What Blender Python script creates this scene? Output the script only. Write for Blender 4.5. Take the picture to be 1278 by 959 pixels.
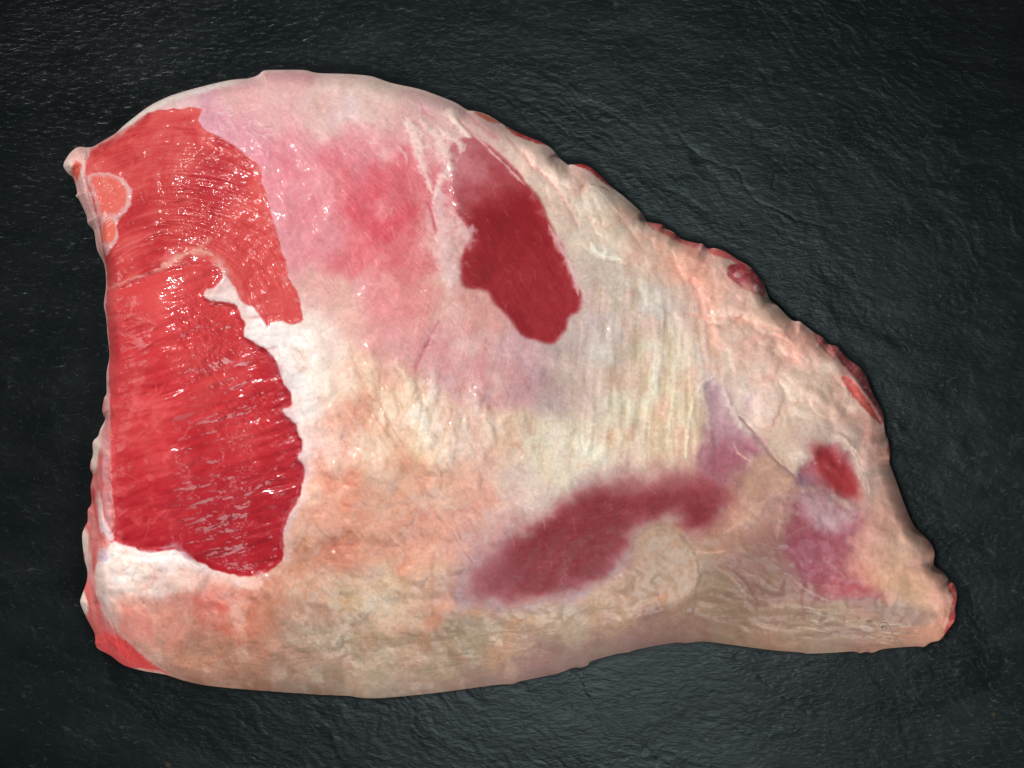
import bpy, math
import numpy as np

# ------------------------------------------------------------------ scene, camera, light, exposure
for o in list(bpy.data.objects):
    bpy.data.objects.remove(o)
scene = bpy.context.scene
COL = scene.collection
S = 0.0003                      # metres per unit of the modelling grid (1278 x 959 units wide)
CX, CY = 639.0, 479.5
def wx(px): return (px - CX) * S
def wy(py): return (CY - py) * S
Z0 = 34.0                       # height (grid units) of the widest level of the joint above the slate

cam_d = bpy.data.cameras.new('camera')
cam = bpy.data.objects.new('camera', cam_d); COL.objects.link(cam)
CAMH = 2.2
cam.location = (0, 0, CAMH)
cam_d.sensor_width = 36
cam_d.lens = 36 * (CAMH - Z0 * S) / (1278 * S)
cam_d.clip_end = 50
scene.camera = cam

world = bpy.data.worlds.new('World'); scene.world = world
world.use_nodes = True
bgn = world.node_tree.nodes['Background']
bgn.inputs[0].default_value = (0.80, 0.90, 1.0, 1)
bgn.inputs[1].default_value = 0.08

def aim(o, target):
    import mathutils
    d = mathutils.Vector(target) - o.location
    o.rotation_euler = d.to_track_quat('-Z', 'Y').to_euler()
def area(name, loc, target, size, power, col=(1, 1, 1), sizey=None):
    l = bpy.data.lights.new(name, 'AREA'); l.energy = power; l.color = col; l.size = size
    if sizey: l.shape = 'RECTANGLE'; l.size_y = sizey
    else: l.shape = 'DISK'
    o = bpy.data.objects.new(name, l); o.location = loc; COL.objects.link(o); aim(o, target)
    return o
def spot(name, loc, target, radius, power, cone, blend, col=(1, 1, 1)):
    l = bpy.data.lights.new(name, 'SPOT'); l.energy = power; l.color = col
    l.shadow_soft_size = radius; l.spot_size = math.radians(cone); l.spot_blend = blend
    o = bpy.data.objects.new(name, l); o.location = loc; COL.objects.link(o); aim(o, target)
    return o
KEY = spot('key_spot', (-0.33, 0.44, 0.54), (-0.02, -0.01, 0.03), 0.022, 33, 37, 1.0, (1.0, 0.975, 0.94))
SOFT = area('soft_box', (0.03, -0.05, 0.60), (0.03, -0.03, 0.0), 0.12, 0.42, (0.88, 0.98, 1.0))
FILL = area('fill_panel', (0.35, -0.75, 0.60), (0.02, 0.0, 0.02), 0.6, 9.5, (0.97, 0.98, 1.0))
LEFT = area('left_fill', (-0.80, 0.10, 0.13), (-0.10, 0.0, 0.03), 0.25, 1.8, (1.0, 0.98, 0.96))  # added fill lamp, lifts the dark left side of the joint

vs = scene.view_settings
vs.view_transform = 'Standard'; vs.look = 'None'; vs.exposure = 0.0; vs.gamma = 1.0
vs.use_curve_mapping = False

# ------------------------------------------------------------------ numeric helpers
f32 = np.float32
X0, Y0, X1, Y1 = 66, 74, 1208, 886
NX, NY = X1 - X0 + 1, Y1 - Y0 + 1
GX, GY = np.meshgrid(np.arange(X0, X1 + 1, dtype=f32), np.arange(Y0, Y1 + 1, dtype=f32))

def lattice(x, y, seed):
    """smooth value noise in -1..1 on the given coordinates (already divided by the cell size)"""
    rng = np.random.default_rng(seed)
    T = rng.random((256, 256)).astype(f32) * 2 - 1
    xi = np.floor(x); yi = np.floor(y)
    fx = x - xi; fy = y - yi
    xi = xi.astype(np.int32); yi = yi.astype(np.int32)
    fx = fx * fx * fx * (fx * (fx * 6 - 15) + 10); fy = fy * fy * fy * (fy * (fy * 6 - 15) + 10)
    a = T[yi & 255, xi & 255]; b = T[yi & 255, (xi + 1) & 255]
    c = T[(yi + 1) & 255, xi & 255]; d = T[(yi + 1) & 255, (xi + 1) & 255]
    return (a + (b - a) * fx) * (1 - fy) + (c + (d - c) * fx) * fy
def fbm(cell, seed, octv=4, x=None, y=None, ang=0.0, stretch=1.0, gain=0.5):
    x = GX if x is None else x; y = GY if y is None else y
    ca, sa = math.cos(ang), math.sin(ang)
    u = (x * ca + y * sa) / stretch; v = -x * sa + y * ca
    out = np.zeros_like(u); amp = 1.0; tot = 0
    for k in range(octv):
        # each octave is turned a little so that no lattice direction shows
        r = 0.0 if stretch > 1.6 else 0.65 * k
        cr, sr = math.cos(r), math.sin(r)
        out += amp * lattice((u * cr + v * sr) / cell + 17.3 * k, (-u * sr + v * cr) / cell - 9.1 * k, seed + 31 * k)
        tot += amp; amp *= gain; cell *= 0.5
    return out / tot * 1.6
def ss(a, b, x):
    t = np.clip((x - a) / (b - a), 0, 1); return t * t * (3 - 2 * t)
def gauss(img, r):
    """three box blurs"""
    r = max(1, int(round(r)))
    for _ in range(3):
        for ax in (0, 1):
            p = np.pad(img, [(r + 1, r) if a == ax else (0, 0) for a in (0, 1)], mode='edge')
            c = np.cumsum(p, axis=ax, dtype=np.float64)
            n = img.shape[ax]
            hi = np.take(c, np.arange(2 * r + 1, 2 * r + 1 + n), axis=ax)
            lo = np.take(c, np.arange(0, n), axis=ax)
            img = ((hi - lo) / (2 * r + 1)).astype(f32)
    return img
def sample(img, x, y):
    """bilinear look-up at grid coordinates"""
    u = np.clip(x - X0, 0, NX - 1.001); v = np.clip(y - Y0, 0, NY - 1.001)
    i = u.astype(np.int32); j = v.astype(np.int32); fu = u - i; fv = v - j
    return (img[j, i] * (1 - fu) + img[j, i + 1] * fu) * (1 - fv) + (img[j + 1, i] * (1 - fu) + img[j + 1, i + 1] * fu) * fv
def smooth_loop(pts, n=4, closed=True):
    P = np.array(pts, dtype=np.float64); m = len(P); out = []
    rng = range(m) if closed else range(m - 1)
    for i in rng:
        if closed: a, b, c, d = P[(i - 1) % m], P[i], P[(i + 1) % m], P[(i + 2) % m]
        else: a, b, c, d = P[max(i - 1, 0)], P[i], P[i + 1], P[min(i + 2, m - 1)]
        for k in range(n):
            t = k / n
            out.append(0.5 * ((2 * b) + (c - a) * t + (2 * a - 5 * b + 4 * c - d) * t * t + (3 * b - a - 3 * c + d) * t ** 3))
    if not closed: out.append(P[-1])
    return np.array(out)
def dist_poly(P, closed=True, M=64.0, w=None):
    """distance to a polyline, clamped at M; also the value w interpolated at the nearest point"""
    D = np.full((NY, NX), M, dtype=f32)
    W = np.zeros((NY, NX), dtype=f32) if w is not None else None
    n = len(P); m = int(M) + 1
    for i in range(n if closed else n - 1):
        a = P[i]; b = P[(i + 1) % n]
        xa = max(int(min(a[0], b[0])) - m - X0, 0); xb = min(int(max(a[0], b[0])) + m + 2 - X0, NX)
        ya = max(int(min(a[1], b[1])) - m - Y0, 0); yb = min(int(max(a[1], b[1])) + m + 2 - Y0, NY)
        if xa >= xb or ya >= yb: continue
        gx = GX[ya:yb, xa:xb]; gy = GY[ya:yb, xa:xb]
        dx, dy = b - a; L = dx * dx + dy * dy + 1e-9
        t = np.clip(((gx - a[0]) * dx + (gy - a[1]) * dy) / L, 0, 1)
        d = np.hypot(gx - a[0] - t * dx, gy - a[1] - t * dy).astype(f32)
        sub = D[ya:yb, xa:xb]; k = d < sub; sub[k] = d[k]
        if w is not None: W[ya:yb, xa:xb][k] = (w[i] + (w[(i + 1) % n] - w[i]) * t)[k]
    return (D, W) if w is not None else D
def inside(P):
    I = np.zeros((NY, NX), dtype=bool); n = len(P)
    for i in range(n):
        a = P[i]; b = P[(i + 1) % n]
        if a[1] == b[1]: continue
        lo, hi = (a, b) if a[1] < b[1] else (b, a)
        for r in range(max(int(math.ceil(lo[1])), Y0), min(int(math.ceil(hi[1])), Y1 + 1)):
            xc = lo[0] + (hi[0] - lo[0]) * (r - lo[1]) / (hi[1] - lo[1])
            I[r - Y0, max(int(math.ceil(xc)) - X0, 0):] ^= True
    return I
def sdf(pts, n=3, M=64.0):
    P = smooth_loop(pts, n)
    D = dist_poly(P, True, M)
    return np.where(inside(P), D, -D)
def lic(vx, vy, seed, L=14, step=1.0, cell=1.0):
    """streaks of noise running along a direction field"""
    N = np.random.default_rng(seed).random((NY, NX)).astype(f32) * 2 - 1
    if cell > 1: N = gauss(N, cell)
    acc = N.copy()
    for sgn in (1, -1):
        x = GX - X0; y = GY - Y0
        for k in range(L):
            i = np.clip(x + 0.5, 0, NX - 1).astype(np.int32); j = np.clip(y + 0.5, 0, NY - 1).astype(np.int32)
            x = x + sgn * step * vx[j, i]; y = y + sgn * step * vy[j, i]
            i = np.clip(x + 0.5, 0, NX - 1).astype(np.int32); j = np.clip(y + 0.5, 0, NY - 1).astype(np.int32)
            acc += N[j, i] * (1 - k / L)
    acc -= acc.mean(); return acc / acc.std()

# ------------------------------------------------------------------ outline of the joint seen from above
OUTLINE = [(79,207),(83.5,196.7),(89.7,188.9),(98.3,183.4),(114,183.8),(130.4,174.8),(144.5,166.5),(153.9,157.6),(169.5,145),(185.2,133.3),(203,124),
(220,117.3),(246.3,109.8),(285.7,100.4),(310,98),(322.3,93.8),(329.9,88.2),(351.5,87.4),(379.6,87.6),(396.5,91.5),(426.6,92.3),(455,94.2),
(469,97),(489.5,104.1),(523.9,111.5),(552,121.6),(570.8,129.5),(583.4,137.6),(592.8,138.9),(610,144.3),(632.3,158.2),(649.5,167),(673,176.3),(685.5,183.4),(694.1,191.2),(697.3,196.7),(709,205.8),
(712,205.6),(726.6,205.2),(739.1,210.3),(751.6,221.3),(766.5,236.2),(779.8,246.3),(800.2,265.1),(808,276.9),(825.2,280),(830.7,285.5),(840.8,290.2),(850.2,298.8),(869,303.5),(876.8,305),(883,310.5),
(891.6,310),(905.7,314.4),(921.4,324.6),(933.9,331.6),(942.5,340.3),(951.9,352),(955.8,362.2),(961.3,374.7),(971.5,382.5),(987.9,399.7),(998,401.3),(1005.9,407.5),(1016,415),(1027.3,421.9),
(1033.6,429.7),(1044.5,432.1),(1052.3,440.7),(1060.2,449.3),(1072.7,457.9),(1081.3,470.4),(1088.3,489.2),(1097.7,506.4),(1102.7,520.5),(1104.5,540),(1109,551),(1111,568.2),(1110,577.6),(1117,596.3),
(1128,627.6),(1140.5,655.8),(1154.6,669.9),(1162.4,679.3),(1166.5,691),(1165.5,705),(1176.5,713.6),(1182.8,720.7),(1184.3,725.4),(1190.6,728.5),(1193.7,737.9),(1194,748.9),(1191.8,758.2),(1191.8,773.9),
(1182.8,786.4),(1173.4,798.9),(1161.6,802),(1153,807.5),(1142,807),(1104.5,809.9),(1088.9,814.9),(1081,813.8),(1073.2,815.4),(1063.8,813.3),(1040,815),(1009,816.1),(999.6,814.6),(965.2,811.9),(905.7,804.1),
(877.6,800.9),(855.6,803),(840,802.6),(796.5,810.6),(784,814.5),(770,816.4),(738.6,825.1),(733.9,830.2),(724.5,833.6),(715,833.6),(694.8,841.1),(649.4,850.5),(640,854),(623.5,854.6),(587.8,859.2),(540.8,865.4),
(475,871.5),(448.8,870.9),(433.8,868.6),(400,867.3),(345,863.5),(299,860),(260,856),(230.2,849.9),(205.8,842),(181.4,838),(155,830.6),(138.2,818.4),(120.4,808),(118.5,792),(110,775.2),(100.7,754.5),
(101.6,745.1),(108.2,726.3),(109,711.3),(105.4,698.2),(102.5,670),(105.8,658.3),(109.7,650),(109.7,636.4),(114.7,627.8),(113.2,608.2),(116.3,593.4),(112.9,586.3),(113.2,577),(116.3,567.6),(116,551.9),
(123,544.1),(126,535),(132.4,523),(128.2,513.6),(130.9,496.4),(134,490.2),(134,465.1),(137.9,444.8),(135.6,421.3),(133.5,397),(130.4,379.9),(133.2,358),(130.9,331.4),(121.5,312.6),(117.6,289.1),(109.7,279.7),
(108.2,270.3),(99,250),(94.4,245.2),(96.3,240.5),(92,223.3),(85,217)]
OUT_P = smooth_loop(OUTLINE, 3)
OD = sdf(OUTLINE, 3)

# ------------------------------------------------------------------ regions of the joint (muscles, skins, fat)
WARP = {}
def warp(cell, amp, seed):
    k = (cell, seed)
    if k not in WARP: WARP[k] = (fbm(cell, seed, 3), fbm(cell, seed + 500, 3))
    return GX + amp * WARP[k][0], GY + amp * WARP[k][1]
def region(pts, amp=4, cell=14, seed=1, n=3, M=64.0):
    d = sdf(pts, n, M)
    return sample(d, *warp(cell, amp, seed)) if amp else d

P_FAN = [(114,184),(130,175),(145,167),(169,155),(180,146),(200,141),(220,139),(245,138.5),(255,142),(252,154),(263,169),(282,176),(300.8,189.6),(315.8,202.7),(331,218),(332,232),(338,246),(343,270),(353,304),(363,337),(366,352),(377,368),(383,401),(366,404),(350,402),(339,407),(325,388),(308,376),(297,357),(283,343),(271,331),(245,329),(215,336),(190,345),(160,357),(135,363),(130,330),(124,290),(114,240),(110,210)]
P_CUT = [(135,363),(160,357),(190,345),(215,336),(245,329),(271,331),(284,345),(280,354),(265,366),(262,373),(272,377),(288,379),(303,385),(312,404),(313,421),(334,435),(350,452),(359,478),(370,492),(369,506),(359,512),(373,528),(384,556),(378,568),(386,582),(380.5,611),(365,642),(359,671),(355.4,696),(333.5,711.5),(312,714.6),(290,711.5),(255,695.8),(230,680),(196,683),(158,674),(146,669),(149,640),(149,600),(147,560),(145,520),(142,480),(139,440),(136,405)]
P_OVAL = [(560,205),(564,233),(572,268),(584,285),(588,300),(578,322),(576,348),(583,361),(608,364),(616,377),(632,395),(651,417),(676,428),(691,428),(705,414),(709,397),(720,391),(724,373),(714,348),(701,314),(684,280),(670,251),(645,217),(616,192),(590,177),(566,186)]
P_LOW = [(586,707),(579,735),(608,750),(653,752),(694,742),(735,728),(766,711),(784,676),(804,656),(836,648),(846,664),(868,668),(893,655),(912,618),(906,580),(870,580),(839,583),(770,590),(718,607),(684,635),(653,649),(622,676),(598,694)]
P_PURP = [(874,482),(893,480),(910,515),(932,543),(948,562),(935,572),(915,588),(893,598),(872,580),(876,545),(880,510)]
P_WIN = [(989,592),(1008,570),(1032,551),(1050,560),(1060,580),(1068,600),(1062,615),(1050,620),(1023,610),(1003,602)]
P_PINK = [(255,142),(240,128),(290,112),(320,112),(345,122),(380,128),(430,150),(475,165),(515,165),(560,160),(575,190),(563,233),(575,290),(578,330),(580,365),(615,385),(650,425),(720,440),(760,460),(765,495),(740,520),(690,508),(640,495),(590,492),(560,480),(525,466),(500,430),(470,405),(430,385),(395,372),(380,350),(363,337),(353,304),(343,270),(338,246),(331,218),(300,190),(263,169)]
P_CART = [(113,222),(127,219),(144.5,220),(160,228),(171,244),(168,259),(162,268),(153.5,280),(154.5,297),(149,309.5),(138,321),(133,310),(128.5,281),(124.6,265.6),(119,245)]
P_LOBE = [(128,705),(150,684),(175,688),(200,690),(222,686),(243,690),(262,703),(290,718),(325,722),(370,715),(420,740),(430,800),(400,850),(300,850),(235,848),(195,826),(160,795),(138,760),(127,728)]
P_FLAP = [(770,712),(790,680),(806,660),(839,651),(852,664),(863,680),(871,706),(867,731),(850,756),(810,772),(760,785),(700,800),(650,812),(600,822),(560,790),(600,756),(660,754),(720,738)]
P_UNDER = [(520,868),(560,835),(600,828),(640,812),(668,796),(705,782),(735,783),(770,776),(790,773),(830,777),(880,783),(900,795),(890,830),(800,850),(640,880),(540,890)]
P_SHIN = [(868,690),(895,668),(935,676),(962,700),(985,722),(1015,742),(1070,748),(1130,755),(1165,745),(1195,730),(1200,800),(1150,820),(1040,820),(905,815),(880,790),(852,770),(866,735),(872,708)]

d_fan = region(P_FAN, 1.5, 10, 11); d_cut = region(P_CUT, 1.8, 11, 12); d_oval = region(P_OVAL, 1.5, 16, 13)
d_low = region(P_LOW, 6, 22, 14); d_purp = region(P_PURP, 5, 14, 15); d_win = region(P_WIN, 3, 12, 16)
d_pink = region(P_PINK, 16, 34, 17); d_cart = region(P_CART, 2, 7, 18); d_lobe = region(P_LOBE, 4, 18, 19)
d_flap = region(P_FLAP, 3, 12, 20); d_under = region(P_UNDER, 5, 14, 21); d_shin = region(P_SHIN, 6, 18, 22)
d_raw = np.maximum(d_fan, d_cut)

# ------------------------------------------------------------------ tissue colours: broad tints of fat and skin
FATPTS = """230 113 230 195 192;280 104 228 193 188;300 112 221 177 175;350 95 217 164 166;420 108 221 191 183;480 118 220 193 184;540 135 208 172 170;600 163 207 172 167;650 185 213 183 170;185 143 228 196 194;270 150 206 147 159;320 170 208 143 154
350 140 211 167 166;400 150 215 178 173;470 155 214 185 179;360 200 212 143 153;380 220 208 132 143;340 230 217 144 155;430 230 211 117 128;470 260 205 95 107;400 300 209 129 138;370 290 213 144 151;450 320 208 108 118;500 290 198 82 96
500 220 203 103 112;455 195 208 135 143;510 175 212 164 162;410 360 215 164 159;480 390 212 144 146;530 330 204 133 134;560 400 205 160 155;590 330 201 161 158;540 250 201 119 124;550 300 214 169 164;520 370 206 133 134;440 395 218 173 162
500 430 207 151 148;560 450 199 148 151;610 390 198 144 140;630 430 189 150 150;700 230 211 188 172;740 260 208 187 171;780 280 200 171 156;750 330 191 173 158;800 320 202 169 151;850 320 208 164 146;880 330 209 157 141;905 355 211 172 160
660 210 211 176 165;720 300 198 174 158;690 255 203 173 161;730 400 188 166 159;780 380 190 173 161;830 380 193 176 165;870 400 202 166 153;900 380 214 165 149;940 405 213 178 159;960 440 211 163 150;920 440 210 180 166;1000 425 213 161 147
1000 470 204 176 162;950 490 204 185 172;1040 480 200 157 142;1060 520 193 153 139;1000 520 192 168 150;960 540 192 169 149;1090 560 192 149 137;1085 600 191 154 138;1104 620 182 139 124;1115 660 182 145 124;1145 690 175 137 124;1095 680 189 151 126
1065 660 167 119 114;1130 640 182 141 127;650 460 187 150 150;700 470 175 148 147;600 470 195 146 148;740 460 182 161 155;780 480 200 183 162;830 470 203 184 160;850 530 199 174 148;800 540 206 185 162;740 550 209 192 170;690 555 209 190 166
860 440 196 177 161;760 520 205 187 165;880 470 198 172 162;720 500 185 157 153;400 430 232 208 198;370 450 235 220 215;385 500 232 212 206;430 470 226 194 173;470 480 222 186 163;520 500 220 193 172;570 530 213 185 163;440 540 216 163 144
400 560 217 167 151;480 570 208 163 140;530 580 207 163 137;580 600 209 164 144;620 560 206 172 154;560 640 203 150 132;500 640 198 151 131;430 630 204 154 135;405 640 204 152 133;390 690 192 142 120;450 680 195 142 120;520 680 198 142 121
520 720 190 149 127;480 740 179 155 135;540 760 166 125 105;350 420 236 222 218;640 610 205 180 166;600 650 196 155 145;150 710 235 216 208;180 700 228 202 193;140 740 233 205 196;220 700 228 206 198;285 727 205 159 143;200 735 212 153 136
210 755 206 139 121;250 740 199 128 113;300 745 192 119 101;240 780 184 124 106;175 765 212 158 141;300 790 169 120 100;360 740 183 132 112;400 760 173 135 114;350 800 157 125 107;250 820 156 117 100;420 800 155 129 109;480 830 153 133 109
400 850 145 121 104;300 845 149 114 97;500 860 147 123 107;330 715 193 139 119;180 810 175 131 115;560 800 145 122 100;600 785 155 131 107;650 780 164 136 110;700 765 172 145 119;760 750 168 140 115;820 700 165 138 117;850 690 166 140 118
840 740 159 127 105;780 720 166 138 117;600 840 140 112 102;680 820 132 102 96;760 800 129 101 93;820 790 123 93 85;870 785 132 102 87;720 820 132 106 97;900 720 119 96 81;880 740 128 105 86;950 710 122 91 82;930 760 130 102 86
1000 770 137 114 98;960 800 142 109 91;1040 780 145 122 104;1090 790 150 114 96;900 660 162 125 105;930 620 175 140 117;950 650 167 126 110;970 600 176 145 122;960 690 142 105 98;1090 760 120 95 88;1130 770 142 107 91;1140 740 177 142 119
1150 720 186 138 126;1165 770 178 123 103;1110 720 189 145 121;1020 660 145 101 109;1005 700 134 73 80;1060 720 164 100 93;1000 560 179 154 145;980 630 158 120 116"""
FINEPTS = """135 714 245 208 200;150 714 235 205 190;158 714 240 228 225;170 714 238 225 215;182 714 230 212 200;195 714 230 208 195;210 714 228 205 198;222 714 218 200 192;232 714 218 182 168;247 714 222 180 165;175 772 207 112 100;185 772 205 145 132
195 772 207 148 130;205 772 200 140 120;215 772 195 125 110;225 772 198 140 122;283 762 190 105 92;295 762 198 132 115;305 762 190 125 105;320 762 180 118 98;335 762 165 112 90;245 812 158 110 92;255 812 150 120 98;265 812 155 118 102
275 812 160 112 92;285 812 150 100 80;297 812 140 112 95;375 742 188 148 130;382 742 178 148 128;393 742 178 130 108;403 742 182 150 132;412 742 180 145 125;425 742 178 152 125;375 802 150 122 105;390 802 145 115 98;403 802 148 132 112
415 802 150 130 115;427 802 155 132 110;385 682 170 118 95;395 682 188 140 118;405 682 190 135 115;415 682 178 115 95;425 682 172 110 92;437 682 186 120 98;403 612 235 200 178;412 612 228 165 148;422 612 215 152 132;432 612 208 140 112
442 612 198 130 110;452 612 200 145 125;458 612 200 160 140;475 602 205 162 142;482 602 210 175 158;490 602 200 155 135;500 602 194 140 115;510 602 205 160 140;520 602 200 150 128;528 602 200 160 140;543 622 212 180 165;550 622 208 155 135
560 622 200 165 142;568 622 195 150 128;578 622 200 148 140;590 622 202 158 138;598 622 212 155 138;465 722 198 165 142;475 722 190 158 138;482 722 180 155 128;490 722 185 148 125;500 722 192 165 138;515 722 198 160 138;453 502 210 150 130
462 502 212 168 148;472 502 218 172 145;480 502 205 168 140;488 502 222 195 180;497 502 230 208 190;505 502 228 190 165;534 522 240 220 200;540 522 230 218 205;548 522 220 200 180;556 522 220 185 170;562 522 190 130 105;568 522 210 185 168
576 522 210 195 180;586 522 215 180 168;605 542 205 175 158;620 542 218 192 175;630 542 210 178 160;638 542 200 155 128;648 542 200 185 165;657 542 192 172 148;543 782 152 118 95;555 782 145 118 102;565 782 145 112 92;572 782 130 108 85
580 782 145 132 112;595 782 150 132 112;605 802 145 125 105;615 802 160 128 105;625 802 162 135 110;635 802 165 115 92;645 802 168 140 115;655 802 155 128 115;705 772 160 140 120;720 772 162 142 125;735 772 158 125 105;745 772 162 135 115
757 772 155 122 105;795 702 160 128 110;810 702 160 130 110;820 702 158 135 118;830 702 150 122 105;845 702 165 138 118;703 812 130 98 88;715 812 130 112 102;735 812 132 100 92;745 812 130 112 95;757 812 132 105 95;875 727 135 108 90
885 727 125 98 75;897 727 122 105 88;905 727 130 105 88;918 727 130 112 98;927 727 110 75 62;945 772 135 112 92;955 772 138 115 98;965 772 140 108 92;980 772 138 115 95;990 772 150 125 108;998 772 118 85 72;1035 782 138 118 102
1050 782 132 110 92;1065 782 140 118 105;1075 782 158 132 120;1085 782 138 100 88;1085 682 180 135 120;1092 682 188 138 128;1105 682 182 145 128;1112 682 190 155 130;1125 682 160 130 115;1135 682 178 145 125;1085 742 158 102 90;1095 742 168 118 98
1110 742 158 130 112;1125 742 162 128 105;1140 742 175 138 115;1155 742 182 145 122;1173 742 195 145 130;922 642 180 130 110;932 642 182 155 140;945 642 160 120 108;960 642 148 118 108;970 642 155 118 108;978 642 142 98 92;1063 562 165 145 135
1070 562 180 152 138;1080 562 195 155 138;1085 562 200 145 132;1092 562 195 150 145;1098 562 190 140 130;1105 562 200 150 130;943 502 212 192 184;950 502 210 178 165;960 502 208 170 155;965 502 190 162 148;975 502 200 178 162;985 502 204 188 172
997 502 200 170 155;1003 482 205 172 152;1012 482 205 178 162;1022 482 195 168 148;1032 482 198 172 158;1040 482 195 155 142;1047 482 195 145 132;872 332 208 145 125;876 332 190 130 120;885 332 220 180 168;895 332 220 190 178;902 332 215 175 160
745 272 215 198 185;753 272 195 172 152;763 272 205 190 172;775 272 195 170 150;785 272 195 165 155;795 272 205 165 148;742 372 195 160 155;750 372 190 172 155;763 372 195 182 165;770 372 178 160 138;778 372 175 160 148;788 372 200 185 175
795 372 198 182 172;765 452 185 168 160;780 452 188 160 140;792 452 205 188 165;803 452 195 182 162;815 452 208 192 180;830 452 212 195 172;838 452 200 175 155;745 552 218 202 185;760 552 212 195 172;768 552 205 178 145;778 552 208 188 172
790 552 198 178 160;800 552 200 182 158;808 552 202 170 155;817 552 205 178 148;643 472 190 140 140;655 472 172 135 142;670 472 168 132 138;680 472 172 148 145;688 472 165 135 128;700 472 178 160 148;715 472 186 168 155;365 472 222 205 205
375 472 225 212 210;385 472 232 215 205;395 472 238 225 215;410 472 240 222 208;418 472 242 215 200;268 127 216 162 175;280 127 214 160 165;292 127 220 185 178;305 127 210 162 162;318 127 220 165 165;335 127 220 178 175;410 142 212 172 165
425 142 212 182 184;435 142 220 192 195;445 142 212 182 172;462 142 215 182 176;475 142 212 175 170;358 232 220 128 145;370 232 214 140 146;385 232 208 128 138;395 232 215 145 148;410 232 216 138 146;425 232 208 118 126;410 372 218 172 165
425 372 218 178 160;440 372 215 175 165;452 372 212 148 150;460 372 208 125 130;478 372 225 160 158;467 322 212 110 115;480 322 218 145 150;495 322 195 88 98;510 322 206 115 118;518 322 190 88 98;530 322 202 130 132;545 352 208 162 150
555 352 205 178 170;568 352 208 160 158;563 442 198 130 132;575 442 200 168 162;582 442 208 180 178;595 442 198 162 155;605 442 205 140 138;620 442 195 155 150;635 442 192 155 160;665 222 198 175 162;680 222 215 185 172;690 222 220 192 178
703 222 212 195 178;715 222 205 160 150;803 312 208 178 162;813 312 200 172 160;822 312 200 160 138;830 312 212 162 148;838 312 200 165 140;845 312 205 145 130;855 312 205 155 145;520 660 200 145 125;250 740 193 110 98;700 550 209 192 177
850 500 198 178 153;905 380 213 175 160;960 435 197 163 148;480 840 158 139 120;430 545 230 185 170;420 440 233 207 195
400 555 235 205 195;420 555 232 190 178;445 555 222 180 160;465 555 225 200 182;480 555 224 190 165;500 555 218 180 155;520 555 224 195 165;535 555 232 215 190;555 555 215 185 170;575 555 216 190 178;600 555 208 172 158;620 555 212 170 145;640 555 205 185 170"""
def points(t): return np.array([[float(v) for v in p.split()] for l in t.split('\n') for p in l.split(';')])
def spread(groups):
    st = 3
    gx = GX[::st, ::st]; gy = GY[::st, ::st]
    num = np.zeros(gx.shape + (3,)); den = np.zeros(gx.shape)
    for pts, r, k in groups:
        for x, y, *c in pts:
            q = ((gx - x) ** 2 + (gy - y) ** 2) / (r * r)
            w = k * np.exp(-q) + 0.004 / (1 + q) ** 2
            den += w; num += w[..., None] * np.array(c)
    c = (num / den[..., None]).astype(f32)
    u = np.clip((GX - X0) / st, 0, gx.shape[1] - 1.001); v = np.clip((GY - Y0) / st, 0, gx.shape[0] - 1.001)
    i = u.astype(int); j = v.astype(int); fu = (u - i)[..., None]; fv = (v - j)[..., None]
    return ((c[j, i] * (1 - fu) + c[j, i + 1] * fu) * (1 - fv) + (c[j + 1, i] * (1 - fu) + c[j + 1, i + 1] * fu) * fv).astype(f32)
C0 = spread([(points(FATPTS), 28.0, 1.0), (points(FINEPTS), 13.0, 3.0)])
# the tints wander: look them up through a warp so that no blob is round
wxx = fbm(34, 101, 5) * 13; wyy = fbm(34, 102, 5) * 15
Cs = np.stack([sample(C0[..., k], GX + wxx, GY + wyy) for k in range(3)], -1)

H = np.zeros((NY, NX), f32)           # relief, grid units
WET = np.full((NY, NX), 0.35, f32)    # gloss
def paint(mask, col, a=1.0):
    global Cs
    m = (np.clip(mask, 0, 1) * a)[..., None]
    Cs = Cs * (1 - m) + np.array(col, f32) * m
def tint(mask, mul):
    global Cs
    m = np.clip(mask, 0, 1)[..., None]
    Cs = Cs * (1 - m + m * np.array(mul, f32))
NZ9 = fbm(9, 204, 3); NZ4 = fbm(4, 205, 2)
def stroke(pts, w0, col=None, a=1.0, h=0.0, hw=None, n=5, jit=1.2, seed=0, taper=True, w1=None):
    """a line of tissue: paints a soft tapered line and raises or sinks it"""
    global H
    P = smooth_loop(pts, n, False)
    rng = np.random.default_rng(seed + int(pts[0][0] * 7 + pts[0][1]))
    P = P + rng.normal(0, jit * 0.35, P.shape)
    m = len(P); t = np.linspace(0, 1, m)
    w = (w0 + ((w1 if w1 is not None else w0) - w0) * t)
    if taper: w = w * np.clip(np.minimum(t, 1 - t) * 5 + 0.25, 0, 1)
    M = max(6.0, 3.2 * max(w0, w1 or 0) + 3)
    D, W = dist_poly(P, False, M, w)
    ok = D < M
    W = np.where(ok, np.maximum(W * np.clip(1 + 0.55 * NZ9 + 0.35 * NZ4, 0.35, 2.0), 0.25), 1)
    g = np.where(ok, np.exp(-(D / W) ** 2), 0)
    if col is not None: paint(g, col, a)
    if h:
        if hw: g = np.where(ok, np.exp(-(D / (W * hw)) ** 2), 0)
        H += 0.5 * h * g

nz80 = fbm(80, 201, 4); nz40 = fbm(40, 202, 4); nz20 = fbm(20, 203, 4); nz9 = fbm(9, 204, 3); nz4 = fbm(4, 205, 2); nz2 = fbm(2.2, 206, 2)

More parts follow.
